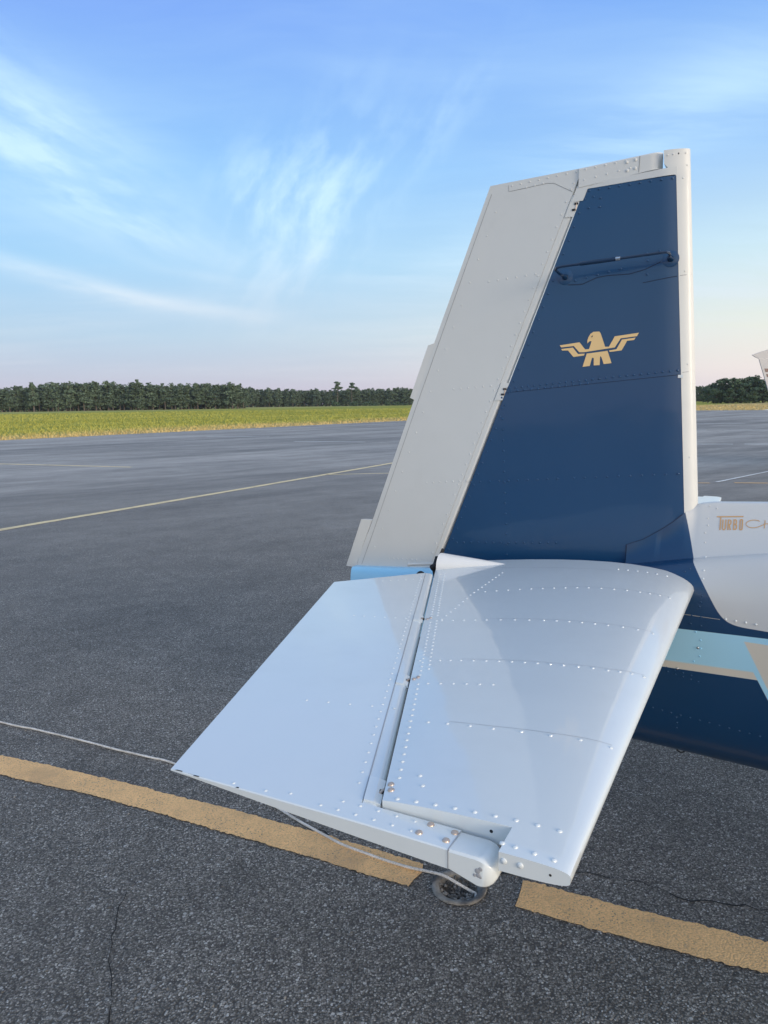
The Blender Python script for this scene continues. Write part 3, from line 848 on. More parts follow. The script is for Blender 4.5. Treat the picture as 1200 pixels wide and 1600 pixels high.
def mat_fuselage():
    m = MATS['paint_navy'].copy(); m.name = 'fuselage_paint'
    t = NT(m.node_tree); b = t.n['Principled BSDF']
    co = t.node('ShaderNodeTexCoord').outputs['Object']
    x, y, z = t.sep(co)
    u = t.math('ADD', x, OU)
    step = lambda d, e=0.0008: t.maprange(d, -e, e, smooth=False)
    dzz = t.math('SUBTRACT', 1.21, z)
    ub = t.math('MAXIMUM', t.math('MULTIPLY_ADD', dzz, 0.575, -0.177), t.math('MULTIPLY_ADD', dzz, 0.262, -0.177))
    d1 = t.math('MULTIPLY', t.math('SUBTRACT', u, ub), 0.87)
    d2 = t.math('SUBTRACT', z, t.math('MULTIPLY_ADD', u, -0.03, 1.026))
    n = t.node('ShaderNodeMath', operation='SMOOTH_MIN'); t.set(n.inputs[0], d1); t.set(n.inputs[1], d2); n.inputs[2].default_value = 0.07
    white = step(t.math('SUBTRACT', n.outputs[0], 0.000))
    # blue band with a grey lower edge, turning down into a chevron
    top = t.math('MULTIPLY_ADD', u, 0.035, 1.000)
    bot = t.math('MULTIPLY_ADD', u, 0.035, 0.862)
    diag = t.math('SUBTRACT', t.math('SUBTRACT', u, 0.030), t.math('MULTIPLY', t.math('SUBTRACT', 0.868, z), 0.55))
    inband = t.math('MULTIPLY', step(t.math('SUBTRACT', top, z)), t.math('MAXIMUM', step(t.math('SUBTRACT', z, bot)), step(diag)))
    tail = t.math('MULTIPLY', step(t.math('SUBTRACT', -1.13, u)), step(t.math('SUBTRACT', z, 0.80)))
    chev = t.math('SUBTRACT', t.math('SUBTRACT', u, -0.012), t.math('MULTIPLY', t.math('SUBTRACT', 0.982, z), 0.52))
    greyc = t.math('MULTIPLY', t.math('MULTIPLY', step(chev, 0.002), step(t.math('SUBTRACT', 0.10, chev))), step(t.math('SUBTRACT', 0.982, z)))
    greyb = t.math('MULTIPLY', step(t.math('SUBTRACT', t.math('ADD', bot, 0.024), z), 0.003), step(t.math('MULTIPLY', diag, -1.0)))
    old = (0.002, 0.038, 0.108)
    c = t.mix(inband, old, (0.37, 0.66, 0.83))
    c = t.mix(t.math('MULTIPLY', inband, t.math('MAXIMUM', greyb, greyc)), c, (0.62, 0.58, 0.50))
    c = t.mix(tail, c, LBLUE_C)
    c = t.mix(white, c, (0.57, 0.575, 0.565))
    t.set(b.inputs['Base Color'], c)
    MATS['fuselage_paint'] = m
mat_fuselage()
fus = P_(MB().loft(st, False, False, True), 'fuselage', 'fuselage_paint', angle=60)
# tail closing plug
mb = MB(); s0 = st[0]; mb.add(s0, [tuple(range(len(s0)))]); P_(mb, 'tail_cap', 'paint_blue', fus, smooth=False)

# --- dorsal fairing between fuselage and fin
def d_top(u): return pl(u, [-0.405, -0.35, -0.296, -0.255, -0.226, -0.205, -0.17, -0.13, 0.04, 0.5, 1.0, 1.6], [1.236, 1.258, 1.294, 1.325, 1.352, 1.374, 1.392, 1.398, 1.405, 1.43, 1.47, 1.62])
def d_tw(u):
    if u < -0.215: return fin_ht(u, d_top(u)) + 0.0022
    return pl(u, [-0.215, -0.185, -0.14, 0.04, 0.5, 1.6], [fin_ht(-0.215, 1.36) + 0.0022, 0.022, 0.020, 0.024, 0.03, 0.05])
def d_section(u, n=10):
    zt, zb, tw, wc = d_top(u), f_cr(u) - 0.002, d_tw(u), f_wc(u) + 0.001
    pts = []
    for k in range(n + 1):
        t = k / n
        wv = lerp(wc, tw, t) - 0.010 * math.sin(math.pi * t) * (1 if u > -0.3 else 0.4)
        pts.append((max(wv, tw * 0.9), lerp(zb, zt - (0.008 if u > -0.21 else 0), t)))
    if u > -0.21:
        pts += [(tw * 0.85, zt - 0.003), (tw * 0.5, zt), (0, zt + 0.0008)]
    else:
        pts += [(tw * 0.92, zt + 0.0002), (tw * 0.90, zt + 0.0003), (0, zt + 0.0004)]
    return pts
def dor_v(u, z, off=0.0):
    s = d_section(u); return V0 - float(np.interp(z, [p[1] for p in s], [p[0] for p in s])) - off
st = []
for u in list(np.linspace(-0.405, 0.10, 56)) + list(np.linspace(0.14, 1.6, 24)):
    s = d_section(u)
    st.append([L(u, V0 - w_, z) for w_, z in s] + [L(u, V0 + w_, z) for w_, z in reversed(s[:-1])])
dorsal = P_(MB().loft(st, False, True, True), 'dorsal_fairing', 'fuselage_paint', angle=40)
surf_strip([(-0.4065, 1.168), (-0.4065, 1.235), (-0.35, 1.2585), (-0.296, 1.2945), (-0.255, 1.3255), (-0.226, 1.353)], 0.0030, fin_v, 'seam', 'navy_seam', fin, 0.0020)
# lettering: strokes laid on the fairing (sketch grid: 10 units per photo pixel, mapped to the side of the fairing)
def tx(x, y):
    uu = -0.1175 + (x - 385) / (805 - 385) * 0.0805
    zz = 1.352 + 0.0070 * (x - 385) / 420 - (y - 290) * 0.0425 / 165
    return (uu, zz)
def stroke(pts, wd, closed=False):
    P = [Vector(tx(*p)) for p in pts]; polys = []
    wv = wd * 0.000190
    n = len(P)
    left, right = [], []
    for i in range(n):
        if closed: a, b_ = P[i - 1], P[(i + 1) % n]
        else: a, b_ = P[max(i - 1, 0)], P[min(i + 1, n - 1)]
        t_ = (b_ - a).normalized(); nn = Vector((-t_.y, t_.x)) * wv / 2
        left.append(P[i] + nn); right.append(P[i] - nn)
    for i in range(n if closed else n - 1):
        j = (i + 1) % n
        polys.append([tuple(left[i]), tuple(left[j]), tuple(right[j]), tuple(right[i])])
    return polys
def arc(cx, cy, rx, ry, a0, a1, n=12):
    return [(cx + rx * math.cos(R(lerp(a0, a1, k / n))), cy - ry * math.sin(R(lerp(a0, a1, k / n)))) for k in range(n + 1)]
W1 = 21
turbo = {
    'letter_t': [stroke([(385, 290), (806, 294)], 20), stroke([(449, 300), (449, 455)], W1)],
    'letter_u': [stroke([(487, 326), (487, 420)] + arc(510, 425, 23, 26, 180, 360, 8) + [(533, 420), (533, 326)], W1)],
    'letter_r': [stroke([(574, 326), (574, 456)], W1), stroke([(574, 334), (595, 334)] + arc(598, 362, 18, 28, 90, -90, 8) + [(574, 390)], W1), stroke([(592, 392), (614, 456)], W1)],
    'letter_b': [stroke([(663, 326), (663, 456)], W1), stroke([(663, 334), (685, 334)] + arc(688, 361, 16, 27, 90, -90, 8) + [(663, 388)], W1), stroke([(663, 390), (688, 390)] + arc(692, 419, 17, 29, 90, -90, 8) + [(663, 448)], W1)],
    'letter_o': [stroke([(760, 345), (760, 440)] + arc(778, 440, 18, 14, 180, 360, 8) + [(796, 440), (796, 345)] + arc(778, 345, 18, 14, 0, 180, 8)[:-1], W1, True)],
    'letter_c': [stroke([(1062, 356), (1030, 345), (985, 339), (935, 341), (890, 352), (862, 368), (851, 385), (860, 403), (890, 420), (935, 430), (985, 431), (1030, 425), (1075, 412), (1112, 400)], 12)],
    'letter_h': [stroke([(1142, 345), (1138, 392), (1138, 440)], 13), stroke([(1112, 400), (1150, 388), (1180, 384), (1198, 394), (1206, 418), (1210, 436), (1222, 440), (1236, 430)], 12)],
}
for nm, sts in turbo.items():
    print_poly([p for s_ in sts for p in s_], dor_v, nm, 'bronze_print', dorsal, 0.0010, 0.05)
mb = MB()
for (u, z) in [(-0.142, 1.385), (-0.119, 1.379), (-0.145, 1.345), (-0.143, 1.322), (-0.150, 1.298), (-0.148, 1.268)]:
    mb.dome(L(u, dor_v(u, z), z), (0.1, -0.95, 0.2), 0.0030, 0.0017)
set_props(P_(mb, 'rivets', 'paint_grey', dorsal), kind='stuff')
mb = MB()
for z in (1.225, 1.19, 1.165): mb.dome(L(-0.142, fus_v(-0.142, z), z), (0, -0.9, 0.4), 0.0034, 0.0020)
for k in range(4): mb.dome(L(-0.068 + k * 0.029, fus_v(-0.06 + k * 0.03, 1.046), 1.046 - k * 0.001), (0, -1, 0.1), 0.0038, 0.0016)
set_props(P_(mb, 'rivets', 'paint_white', fus), kind='stuff')
mb = MB()
nav_r = [(-0.185, 1.19), (-0.20, 1.18), (-0.148, 1.075), (-0.145, 1.09), (-0.142, 1.135), (-0.142, 1.11), (-0.17, 1.043), (-0.142, 1.042), (-0.172, 1.015), (-0.14, 1.013)]
nav_r += [(-0.24 + 0.026 * k, 0.852 - 0.004 * k) for k in range(4)] + [(-0.235 + 0.024 * k, 0.838 - 0.004 * k) for k in range(5)]
nav_r += [(-0.31 + 0.030 * k, 0.700 - 0.0022 * k) for k in range(14)] + [(-0.203, 0.68), (-0.2, 0.66), (-0.2, 0.64)]
for (u, z) in nav_r: mb.dome(L(u, fus_v(u, z), z), (0, -1, 0.0), 0.0032, 0.0020)
set_props(P_(mb, 'rivets', 'paint_navy', fus), kind='stuff')
mb = MB()
for (u, z) in [(-0.155, 0.990), (-0.139, 0.965), (-0.137, 0.937), (-0.139, 0.910), (-0.156, 0.89)]: mb.dome(L(u, fus_v(u, z), z), (0, -1, 0.0), 0.0032, 0.0020)
set_props(P_(mb, 'rivets', 'paint_blue', fus), kind='stuff')
for (u, z) in [(-0.146, 0.938), (-0.206, 0.855)]:
    mb = MB(); mb.dome(L(u, fus_v(u, z), z), (0, -1, 0.0), 0.0044, 0.003, 10); P_(mb, 'screw', 'steel', fus)
surf_strip([(-0.32, 1.0445), (-0.085, 1.0425)], 0.0022, fus_v, 'seam', 'seam_dark', fus, 0.0006)
# tie-down ring under the tail
mb = MB(); c = Vector((-0.197, V0, 0.4875))
mb.tube([L(c.x + 0.013 * math.cos(q), c.y, c.z + 0.013 * math.sin(q)) for q in np.linspace(0, 2 * math.pi, 21)], 0.0028, 6, False)
mb.tube([L(c.x, c.y, c.z + 0.013), L(c.x, c.y, c.z + 0.035)], 0.004, 6)
P_(mb, 'tie_down_ring', 'black_rubber')

# --- horizontal tail
def s_le(v): return pl(v, [0.87, 2.6], [-0.181, -0.167])
def s_hg(v): return -0.477 - 0.3682 * (v - 0.919)
def s_zc(v): return pl(v, [0.87, 2.6], [1.1550, 1.124])
def s_tilt(v): return pl(v, [0.87, 2.6], [0.0, 0.006])
def s_h(v): return pl(v, [0.87, 2.6], [0.0145, 0.0670])
def naca(x): return (0.2969 * math.sqrt(x) - 0.126 * x - 0.3516 * x * x + 0.2843 * x ** 3 - 0.1015 * x ** 4) / 0.10006 if x > 0 else 0.0
def stab_z(u, v, sgn=1):
    le, hg = s_le(v), s_hg(v)
    s = max(0.0, min(1.0, (le - u) / (le - hg)))
    return s_zc(v) - s * s_tilt(v) + sgn * s_h(v) * naca(s * 0.95) ** pl(v, [0.86, 1.3], [0.42, 1.0])
VR = 2.60
VT = 0.915                                                # outboard rib, where the recess for the horn begins
def v_in(u): return VT
def stab_mesh(mir):
    f = (lambda v: 2 * V0 - v) if mir else (lambda v: v)
    dzm = 0.020 if mir else 0.0
    mb = MB()
    ss = [0, 0.004, 0.012, 0.025, 0.045, 0.075, 0.11, 0.16, 0.22, 0.30, 0.40, 0.5, 0.6, 0.7, 0.8, 0.9, 0.96, 1.0]
    for sgn in (1, -1):
        st = []
        for k in range(31):
            r_ = []
            for s in ss:
                v = lerp(VT, VR, k / 30)
                for _ in range(3):
                    u = lerp(s_le(v), s_hg(v), s)
                    v = lerp(v_in(u), VR, k / 30)
                u = lerp(s_le(v), s_hg(v), s)
                r_.append(L(u, f(v), stab_z(u, v, sgn) + dzm))
            st.append(r_)
        mb.loft(st)
        if sgn == 1: up = st
        else: lo = st
    for k in (0, 30):
        mb.loft([up[k], lo[k]])
    mb.loft([[r_[-1] for r_ in up], [r_[-1] for r_ in lo]])
    # tip block ahead of the horn
    U0 = -0.275
    tips = []
    for sgn in (1, -1):
        st = []
        for k in range(5):
            v = lerp(0.856, VT, k / 4); r_ = []
            for s in ss:
                u = lerp(s_le(v), s_hg(v), s)
                if u < U0: u = U0
                edge = 0.0012 * max(0, 1 - k / 1.0)
                r_.append(L(u, f(v), stab_z(u, v, sgn) - sgn * edge + dzm))
            st.append(r_)
        mb.loft(st); tips.append(st)
    mb.loft([tips[0][0], tips[1][0]])
    mb.loft([[r_[-1] for r_ in tips[0]], [r_[-1] for r_ in tips[1]]])
    return mb
stab = P_(stab_mesh(False), 'horizontal_stabilizer', 'paint_white', angle=40)
P_(stab_mesh(True), 'horizontal_stabilizer', 'paint_white', angle=40)
def stab_n(u, v):
    e = 0.004
    return Vector((-(stab_z(u + e, v) - stab_z(u - e, v)) / (2 * e), -(stab_z(u, v + e) - stab_z(u, v - e)) / (2 * e), 1)).normalized()
sr = []
def prow(pts, sp):
    out = []
    for a_, b_ in zip(pts[:-1], pts[1:]): out += row(a_, b_, sp)[:-1]
    return out + [pts[-1]]
R1 = [(-0.775, 2.133), (-0.605, 2.179), (-0.441, 2.225), (-0.296, 2.252), (-0.215, 2.278)]
R2 = [(-0.761, 1.837), (-0.634, 1.846), (-0.482, 1.862), (-0.321, 1.878), (-0.215, 1.900)]
R3 = [(-0.686, 1.520), (-0.587, 1.530), (-0.469, 1.540), (-0.356, 1.550), (-0.265, 1.567), (-0.195, 1.598)]
R4 = [(-0.561, 1.195), (-0.485, 1.197), (-0.398, 1.199), (-0.297, 1.208), (-0.198, 1.226)]
sr += prow(R1, 0.034) + prow(R2, 0.034) + prow(R3, 0.0275) + prow(R4, 0.041)
sr += row((-0.606, 1.384), (-0.466, 1.400), 0.027)
sr += prow([(-0.766, 1.849), (-0.775, 2.103), (-0.766, 2.392)], 0.034)
for k in range(60):
    v = 0.985 + k * 0.0262
    if v < 2.40 and abs(v - 1.41) > 0.014 and abs(v - 1.857) > 0.014:
        sr.append((s_hg(v) + 0.020, v))
        if v > 1.45: sr.append((s_hg(v) + 0.034, v + 0.013))
sr += row((-0.400, 2.500), (-0.25, 2.530), 0.03)
mb = MB()
for (u, v) in sr: mb.dome(L(u, v, stab_z(u, v)), stab_n(u, v), 0.0036, 0.0020)
set_props(P_(mb, 'rivets', 'paint_white', stab), kind='stuff')
# the larger rivets round the tip, one by one
tip_r = row((-0.455, 0.924), (-0.215, 0.936), 0.0309)[0:] + [(-0.452, 1.00), (-0.435, 0.972)] + [(-0.276, 0.874), (-0.258, 0.873), (-0.232, 0.871), (-0.206, 0.870)]
proto = None
for (u, v) in tip_r:
    if proto is None:
        proto = MB().dome((0, 0, 0), (0, 0, 1), 0.0041, 0.0021, 10).build('rivet', 'paint_white', stab)
        o = proto
    else:
        o = proto.copy(); COL.objects.link(o)
    o.location = L(u, v, stab_z(u, v)); o.rotation_euler = stab_n(u, v).to_track_quat('Z', 'Y').to_euler()
# two domed rivets and a drain hole in the tip face, one hole in the recess wall
for u in (-0.268, -0.246):
    z = s_zc(0.874) + 0.002
    mb = MB(); mb.dome(L(u, 0.856, z), (0, -1, 0), 0.0046, 0.0025, 10); P_(mb, 'rivet', 'paint_white', stab)
mb = MB(); mb.dome(L(-0.207, 0.856, s_zc(0.856)), (0, -1, 0), 0.0020, 0.0004); P_(mb, 'drain_hole', 'black_rubber', stab)
mb = MB(); mb.dome(L(-0.305, v_in(-0.305), stab_z(-0.305, 0.915) - 0.014), (0, -1, 0), 0.0028, 0.0004); P_(mb, 'drain_hole', 'black_rubber', stab)
def stab_seam(pts, wd, mat='seam_dark'):
    st = []; P = []
    for i in range(len(pts) - 1):
        n = max(1, int(math.dist(pts[i], pts[i + 1]) / 0.02)); P += [Vector(pts[i]).lerp(Vector(pts[i + 1]), k / n) for k in range(n)]
    P.append(Vector(pts[-1]))
    for i, p in enumerate(P):
        t_ = (P[min(i + 1, len(P) - 1)] - P[max(i - 1, 0)]).normalized(); nn = Vector((-t_.y, t_.x)) * wd / 2
        st.append([L(q.x, q.y, stab_z(q.x, q.y) + 0.0005) for q in (p - nn, p + nn)])
    P_(MB().loft(st), 'seam', mat, stab, smooth=False)
for rr_ in (R1, R2, R3, R4):
    stab_seam([(u, v + 0.010) for u, v in rr_[1:]], 0.0009, 'seam_soft')
stab_seam([(-0.90, 2.470), (-0.533, 2.469), (-0.42, 2.478)], 0.0016, 'seam_soft')

# --- elevator
E_TR, E_TT = Vector((-1.288, 2.141)), Vector((-0.845, 0.866))
def e_seam(v): return s_hg(v) - 0.034
V_ROOT, V_TIP = 2.395, 0.910
def e_hs(v): return pl(v, [0.86, 2.4], [0.0125, 0.0150])
def e_zs(v): return pl(v, [0.86, 2.4], [1.1395, 1.1215])
def e_zte(v): return pl(v, [0.866, 2.141], [1.1495, 1.135])
def elev_pt(k, s):
    """k: 0 tip station .. 1 root station, s: 0 at the seam .. 1 at the trailing edge -> (u, v, zc, h)"""
    vs = lerp(V_TIP, V_ROOT, k); te = E_TT.lerp(E_TR, k)
    u = lerp(e_seam(vs), te.x, s); v = lerp(vs, te.y, s)
    return u, v, lerp(e_zs(vs), e_zte(te.y), s), lerp(e_hs(vs), 0.0016, s)
def elev_inv(u, v):
    k, s = 0.5, 0.5
    for _ in range(30):
        vs = lerp(V_TIP, V_ROOT, k); te = E_TT.lerp(E_TR, k)
        s = (e_seam(vs) - u) / (e_seam(vs) - te.x)
        k = k + (v - lerp(vs, te.y, s)) / 1.4
    return k, s
def elev_z(u, v, sgn=1):
    k, s = elev_inv(u, v); k = max(-0.15, min(1, k))
    vs = lerp(V_TIP, V_ROOT, k); te = E_TT.lerp(E_TR, k)
    if s >= 0:
        return lerp(e_zs(vs), e_zte(te.y), s) + sgn * lerp(e_hs(vs), 0.0016, min(1, s))
    # forward of the seam: the arm keeps growing thicker towards the weight
    return e_zs(vs) + s * 0.012 + sgn * (e_hs(vs) - s * 0.0062)
def elev_mesh(mir):
    f = (lambda v: 2 * V0 - v) if mir else (lambda v: v)
    dzm = 0.020 if mir else 0.0
    mb = MB(); faces = []
    for sgn in (1, -1):
        st = []
        for a in range(25):
            k = a / 24; r_ = []
            for b_ in range(11):
                u, v, zc_, h = elev_pt(k, b_ / 10)
                r_.append(L(u, f(v), zc_ + sgn * h + dzm))
            st.append(r_)
        mb.loft(st); faces.append(st)
    mb.loft([faces[0][-1], faces[1][-1]])
    mb.loft([[r_[-1] for r_ in faces[0]], [r_[-1] for r_ in faces[1]]])
    mb.loft([[r_[0] for r_ in faces[0]], [r_[0] for r_ in faces[1]]])
    # outboard strip and horn arm
    uu = list(np.linspace(-0.845, -0.511, 10)) + list(np.linspace(-0.495, -0.347, 7))
    S = []
    for sgn in (1, -1):
        st = []
        for u in uu:
            t = (u + 0.845) / 0.498
            vo = lerp(0.864, 0.858, t)
            vi = lerp(E_TT.y, V_TIP, (u + 0.845) / 0.334) if u < -0.511 else V_TIP - 0.0005
            r_ = []
            for q in range(6):
                v = lerp(vo, vi, q / 5)
                z = elev_z(u, v, sgn)
                if q == 0: z -= sgn * 0.0015
                r_.append(L(u, f(v), z + dzm))
            if True:
                v = vo + 0.002; r_.insert(1, L(u, f(v), elev_z(u, v, sgn) + dzm))
            st.append(r_)
        mb.loft(st); S.append(st)
    mb.loft([[r_[0] for r_ in S[0]], [r_[0] for r_ in S[1]]])
    mb.loft([[r_[-1] for r_ in S[0]], [r_[-1] for r_ in S[1]]])
    mb.loft([S[0][-1], S[1][-1]])
    return mb
elev = P_(elev_mesh(False), 'elevator', 'paint_white', angle=30)
elev_far = P_(elev_mesh(True), 'elevator', 'paint_white', angle=30)
def elev_nose(mir, par):
    f = (lambda v: 2 * V0 - v) if mir else (lambda v: v)
    st = []
    for k in range(24):
        v = lerp(V_TIP - 0.001, 2.395, k / 23)
        h = e_hs(v) - 0.0010; zc_ = e_zs(v) + (0.020 if mir else 0) ; u0 = e_seam(v) + 0.0008; u1 = s_hg(v) - 0.005
        ang = [(1 - 2 * q / 10) * math.pi / 2 for q in range(11)]
        prof = [(u0, zc_ + h), (lerp(u0, u1, 0.4), zc_ + h)] + [(u1 - 0.011 + math.cos(a) * 0.011, zc_ + math.sin(a) * h) for a in ang] + [(u0, zc_ - h)]
        st.append([L(u, f(v), z) for u, z in prof])
    return P_(MB().loft(st, True, True, True), 'elevator_nose', 'paint_white', par)
elev_nose(False, elev); elev_nose(True, elev_far)
st = []
for k in range(24):
    v = lerp(0.921, 2.39, k / 23); u = e_seam(v); z = e_zs(v) + e_hs(v) + 0.0003
    st.append([L(u - 0.0009, v, z), L(u + 0.0009, v, z)])
P_(MB().loft(st), 'seam', 'seam_soft', elev, smooth=False)
# balance weight at the front of the horn: rounded nose, deep belly
mb = MB(); st = []
for k in range(15):
    t = k / 14
    u = lerp(-0.3462, -0.280, t)
    a = elev_z(-0.347, 0.86, 1); b_ = elev_z(-0.347, 0.86, -1)
    zt_, zb_ = lerp(a, a - 0.001, t), lerp(b_, b_ - 0.014, min(1, t * 1.5))
    if t > 0.55:
        q = (t - 0.55) / 0.45; rr_ = math.sqrt(max(0.0, 1 - q * q * 0.97)); cz = (zt_ + zb_) / 2 - 0.004 * q
        zt_, zb_ = cz + (zt_ - cz) * rr_, cz + (zb_ - cz) * rr_
    vo, vi = 0.8575, 0.9085
    if t > 0.75:
        q = (t - 0.75) / 0.25; vo += 0.008 * q * q; vi -= 0.012 * q * q
    c = 0.003
    st.append([L(u, vo, zb_ + c), L(u, vo, zt_ - c), L(u, vo + c, zt_), L(u, vi - c, zt_ - 0.001), L(u, vi, zt_ - 0.003), L(u, vi, zb_ + c), L(u, vi - c, zb_), L(u, vo + c, zb_)])
weight = P_(mb.loft(st, True, True, True), 'balance_weight', 'paint_white', elev, angle=45)
mb = MB()
for (du, dz_, r_) in [(0, 0, 0.0040), (0.004, 0.0035, 0.0030), (0.001, -0.006, 0.0034), (-0.004, -0.007, 0.0024), (0.004, -0.008, 0.0022)]:
    mb.dome(L(-0.3045 + du, 0.8572, 1.131 + dz_), (0, -1, 0), r_, 0.0004, 9)
P_(mb, 'paint_chip', 'bare_primer', elev)
mb = MB(); st = []
for z in np.linspace(elev_z(-0.347, 0.86, -1) + 0.002, elev_z(-0.347, 0.86, 1), 6): st.append([L(-0.3477, 0.8570, z), L(-0.3460, 0.8568, z)])
for v in np.linspace(0.859, 0.907, 8):
    z = elev_z(-0.347, v, 1) + 0.0004; st.append([L(-0.3477, v, z), L(-0.3460, v, z)])
P_(mb.loft(st), 'seam', 'seam_soft', elev, smooth=False)
for (u, v, ln) in [(-0.828, 0.8655, 0.016), (-0.790, 0.8640, 0.012), (-0.706, 0.8635, 0.006)]:
    z = elev_z(u, v)
    mb = MB(); mb.add([L(u - ln / 2, v - 0.0016, z + 0.0003), L(u + ln / 2, v - 0.0012, z + 0.0003), L(u + ln * 0.4, v + 0.0015, z + 0.0004), L(u - ln * 0.3, v + 0.0011, z + 0.0004)], [(0, 1, 2, 3)])
    P_(mb, 'paint_chip', 'black_rubber', elev, smooth=False)
# small rivets and the coppery screws
er = [(-0.60 - 0.030 * 0, 0.0)]
er = []
for k in range(44):
    v = 0.96 + k * 0.033
    if v < 2.36: er.append((e_seam(v) - 0.014, v))
er += [(-0.535 + 0.030 * k, 0.900) for k in range(5)] + [(-0.56 + 0.030 * k, 0.876) for k in range(6)] + [(-0.66, 0.875), (-0.62, 0.885), (-0.72, 0.872)]
er += row((-1.02, 1.80), (-0.87, 1.835), 0.030) + row((-0.80, 1.21), (-0.62, 1.25), 0.05) + row((-1.14, 2.22), (-1.03, 2.30), 0.03)
mb = MB()
for (u, v) in er:
    mb.dome(L(u, v, elev_z(u, v)), (0, 0, 1), 0.0030, 0.0014)
set_props(P_(mb, 'rivets', 'paint_white', elev), kind='stuff')
for (u, v, par) in [(-0.398, 0.876, elev), (-0.391, 0.902, elev), (-0.357, 0.876, elev), (-0.353, 0.899, elev), (-0.484, 0.962, stab), (-0.476, 0.946, stab), (-0.648, 1.405, stab), (-0.643, 1.416, stab), (-0.811, 1.852, stab), (-0.806, 1.863, stab)]:
    z = elev_z(u, v) if par is elev else stab_z(u, v)
    mb = MB(); mb.dome(L(u, v, z), (0.05, 0, 1), 0.0058 if v < 1.2 else 0.0050, 0.0036, 12); P_(mb, 'screw', 'copper_screw', par)
def elev_hinge(v, half):
    st = []
    for vv in (v - half, v + half):
        zc_, h = e_zs(vv), e_hs(vv); u0, u1 = e_seam(vv) + 0.002, s_hg(vv) - 0.0035
        st.append([L(u0, vv, zc_ + h + 0.0024), L(lerp(u0, u1, 0.6), vv, zc_ + h + 0.0026), L(u1, vv, zc_ + h - 0.0005), L(u1, vv, zc_ + h - 0.006), L(u0, vv, zc_ + h - 0.004)])
    hp = P_(MB().loft(st, True, True, True), 'hinge', 'paint_white', elev, smooth=False)
    z = e_zs(v) + e_hs(v)
    mb = MB(); mb.box(L(s_hg(v) - 0.006, v, z - 0.0012), (0.010, 0.010, 0.005)); mb.box(L(s_hg(v) - 0.023, v + 0.003, z + 0.0012), (0.009, 0.0025, 0.0010))
    P_(mb, 'slot', 'black_rubber', elev, smooth=False)
    mb = MB(); mb.tube([L(s_hg(v) - 0.006, v - 0.006, z + 0.0005), L(s_hg(v) - 0.006, v + 0.006, z + 0.0005)], 0.0026, 8); P_(mb, 'pin', 'copper_screw', elev)
elev_hinge(0.950, 0.034); elev_hinge(1.398, 0.026); elev_hinge(1.850, 0.024)

# --- bullet fairing, control rod and joint between fin and stabilizer
mb = MB(); st = []
bc, apx = Vector((-1.050, 2.525, 1.138)), Vector((-0.775, 2.530, 1.160))
for k in range(10):
    t = k / 9; c = bc.lerp(apx, t); r_ = 0.046 * (1 - t) ** 0.9 + 0.0015
    st.append([L(c.x, c.y + math.cos(q) * r_ * 0.95, c.z + math.sin(q) * r_) for q in np.linspace(0, 2 * math.pi, 25)[:-1]])
P_(mb.loft(st, True, True, True), 'bullet_fairing', 'fairing_white')
mb = MB()
mb.tube([L(-1.066, 2.535, 1.085), L(-1.070, 2.535, 1.125), L(-1.074, 2.55, 1.165)], [0.016, 0.019, 0.008], 10)
mb.tube([L(-1.085, 2.52, 1.125), L(-1.060, 2.52, 1.140)], 0.012, 8)
mb.tube([L(-1.074, 2.56, 1.15), L(-1.062, 2.58, 1.190)], 0.006, 8)
P_(mb, 'control_joint', 'black_rubber')
mb = MB(); mb.tube([L(-1.190, 2.545, 1.125), L(-1.080, 2.545, 1.137)], 0.0058, 10)
mb.dome(L(-1.190, 2.545, 1.125), (-1, -0.6, 0), 0.0085, 0.008, 10)
P_(mb, 'push_rod', 'paint_grey')
mb = MB(); mb.dome(L(-1.19, V0 - 0.088, 1.055), (0, -1, 0.25), 0.021, 0.004, 14); P_(mb, 'rod_opening', 'black_rubber', fus)

# --- the rest of the aeroplane, forward of the picture
def wing(mir):
    st = []
    for k in range(12):
        y = lerp(0.35, 5.3, k / 11); t = k / 11
        c = lerp(1.75, 0.85, t); le = 3.35; z0 = 0.62 + 0.09 * (y - 0.35)
        pr = []
        for s in [1, 0.8, 0.6, 0.4, 0.25, 0.12, 0.05, 0.015, 0]:
            pr.append((le - s * c, z0 + 0.075 * c * naca(s) * 0.9 if s < 1 else z0 + 0.002))
        lo = [(le - s * c, z0 - 0.05 * c * naca(s)) for s in [0.015, 0.05, 0.12, 0.25, 0.4, 0.6, 0.8]]
        sg = 1 if mir else -1
        st.append([L(u, V0 + sg * y, z) for u, z in pr + lo])
    P_(MB().loft(st, True, True, True), 'wing', 'paint_white', angle=40)
wing(False); wing(True)
def wheel(u, v, r_):
    mb = MB(); n = 24
    prof = [(0.45, -0.055), (0.8, -0.065), (0.97, -0.045), (1.0, 0), (0.97, 0.045), (0.8, 0.065), (0.45, 0.055)]
    st = [[L(u + math.cos(q) * r_ * a, v + b_, r_ + math.sin(q) * r_ * a) for a, b_ in prof] for q in np.linspace(0, 2 * math.pi, n + 1)]
    wh = P_(mb.loft(st), 'wheel', 'tyre')
    mb = MB(); mb.tube([L(u, v - 0.05, r_), L(u, v + 0.05, r_)], r_ * 0.5, 16); P_(mb, 'rim', 'paint_grey', wh)
    mb = MB(); mb.tube([L(u, v, r_), L(u, v + (0.1 if v < V0 else (-0.1 if v > V0 else 0)), 0.66)], 0.03, 8); P_(mb, 'strut', 'paint_white', wh)
wheel(2.55, V0 - 1.45, 0.2); wheel(2.55, V0 + 1.45, 0.2); wheel(4.75, V0, 0.18)
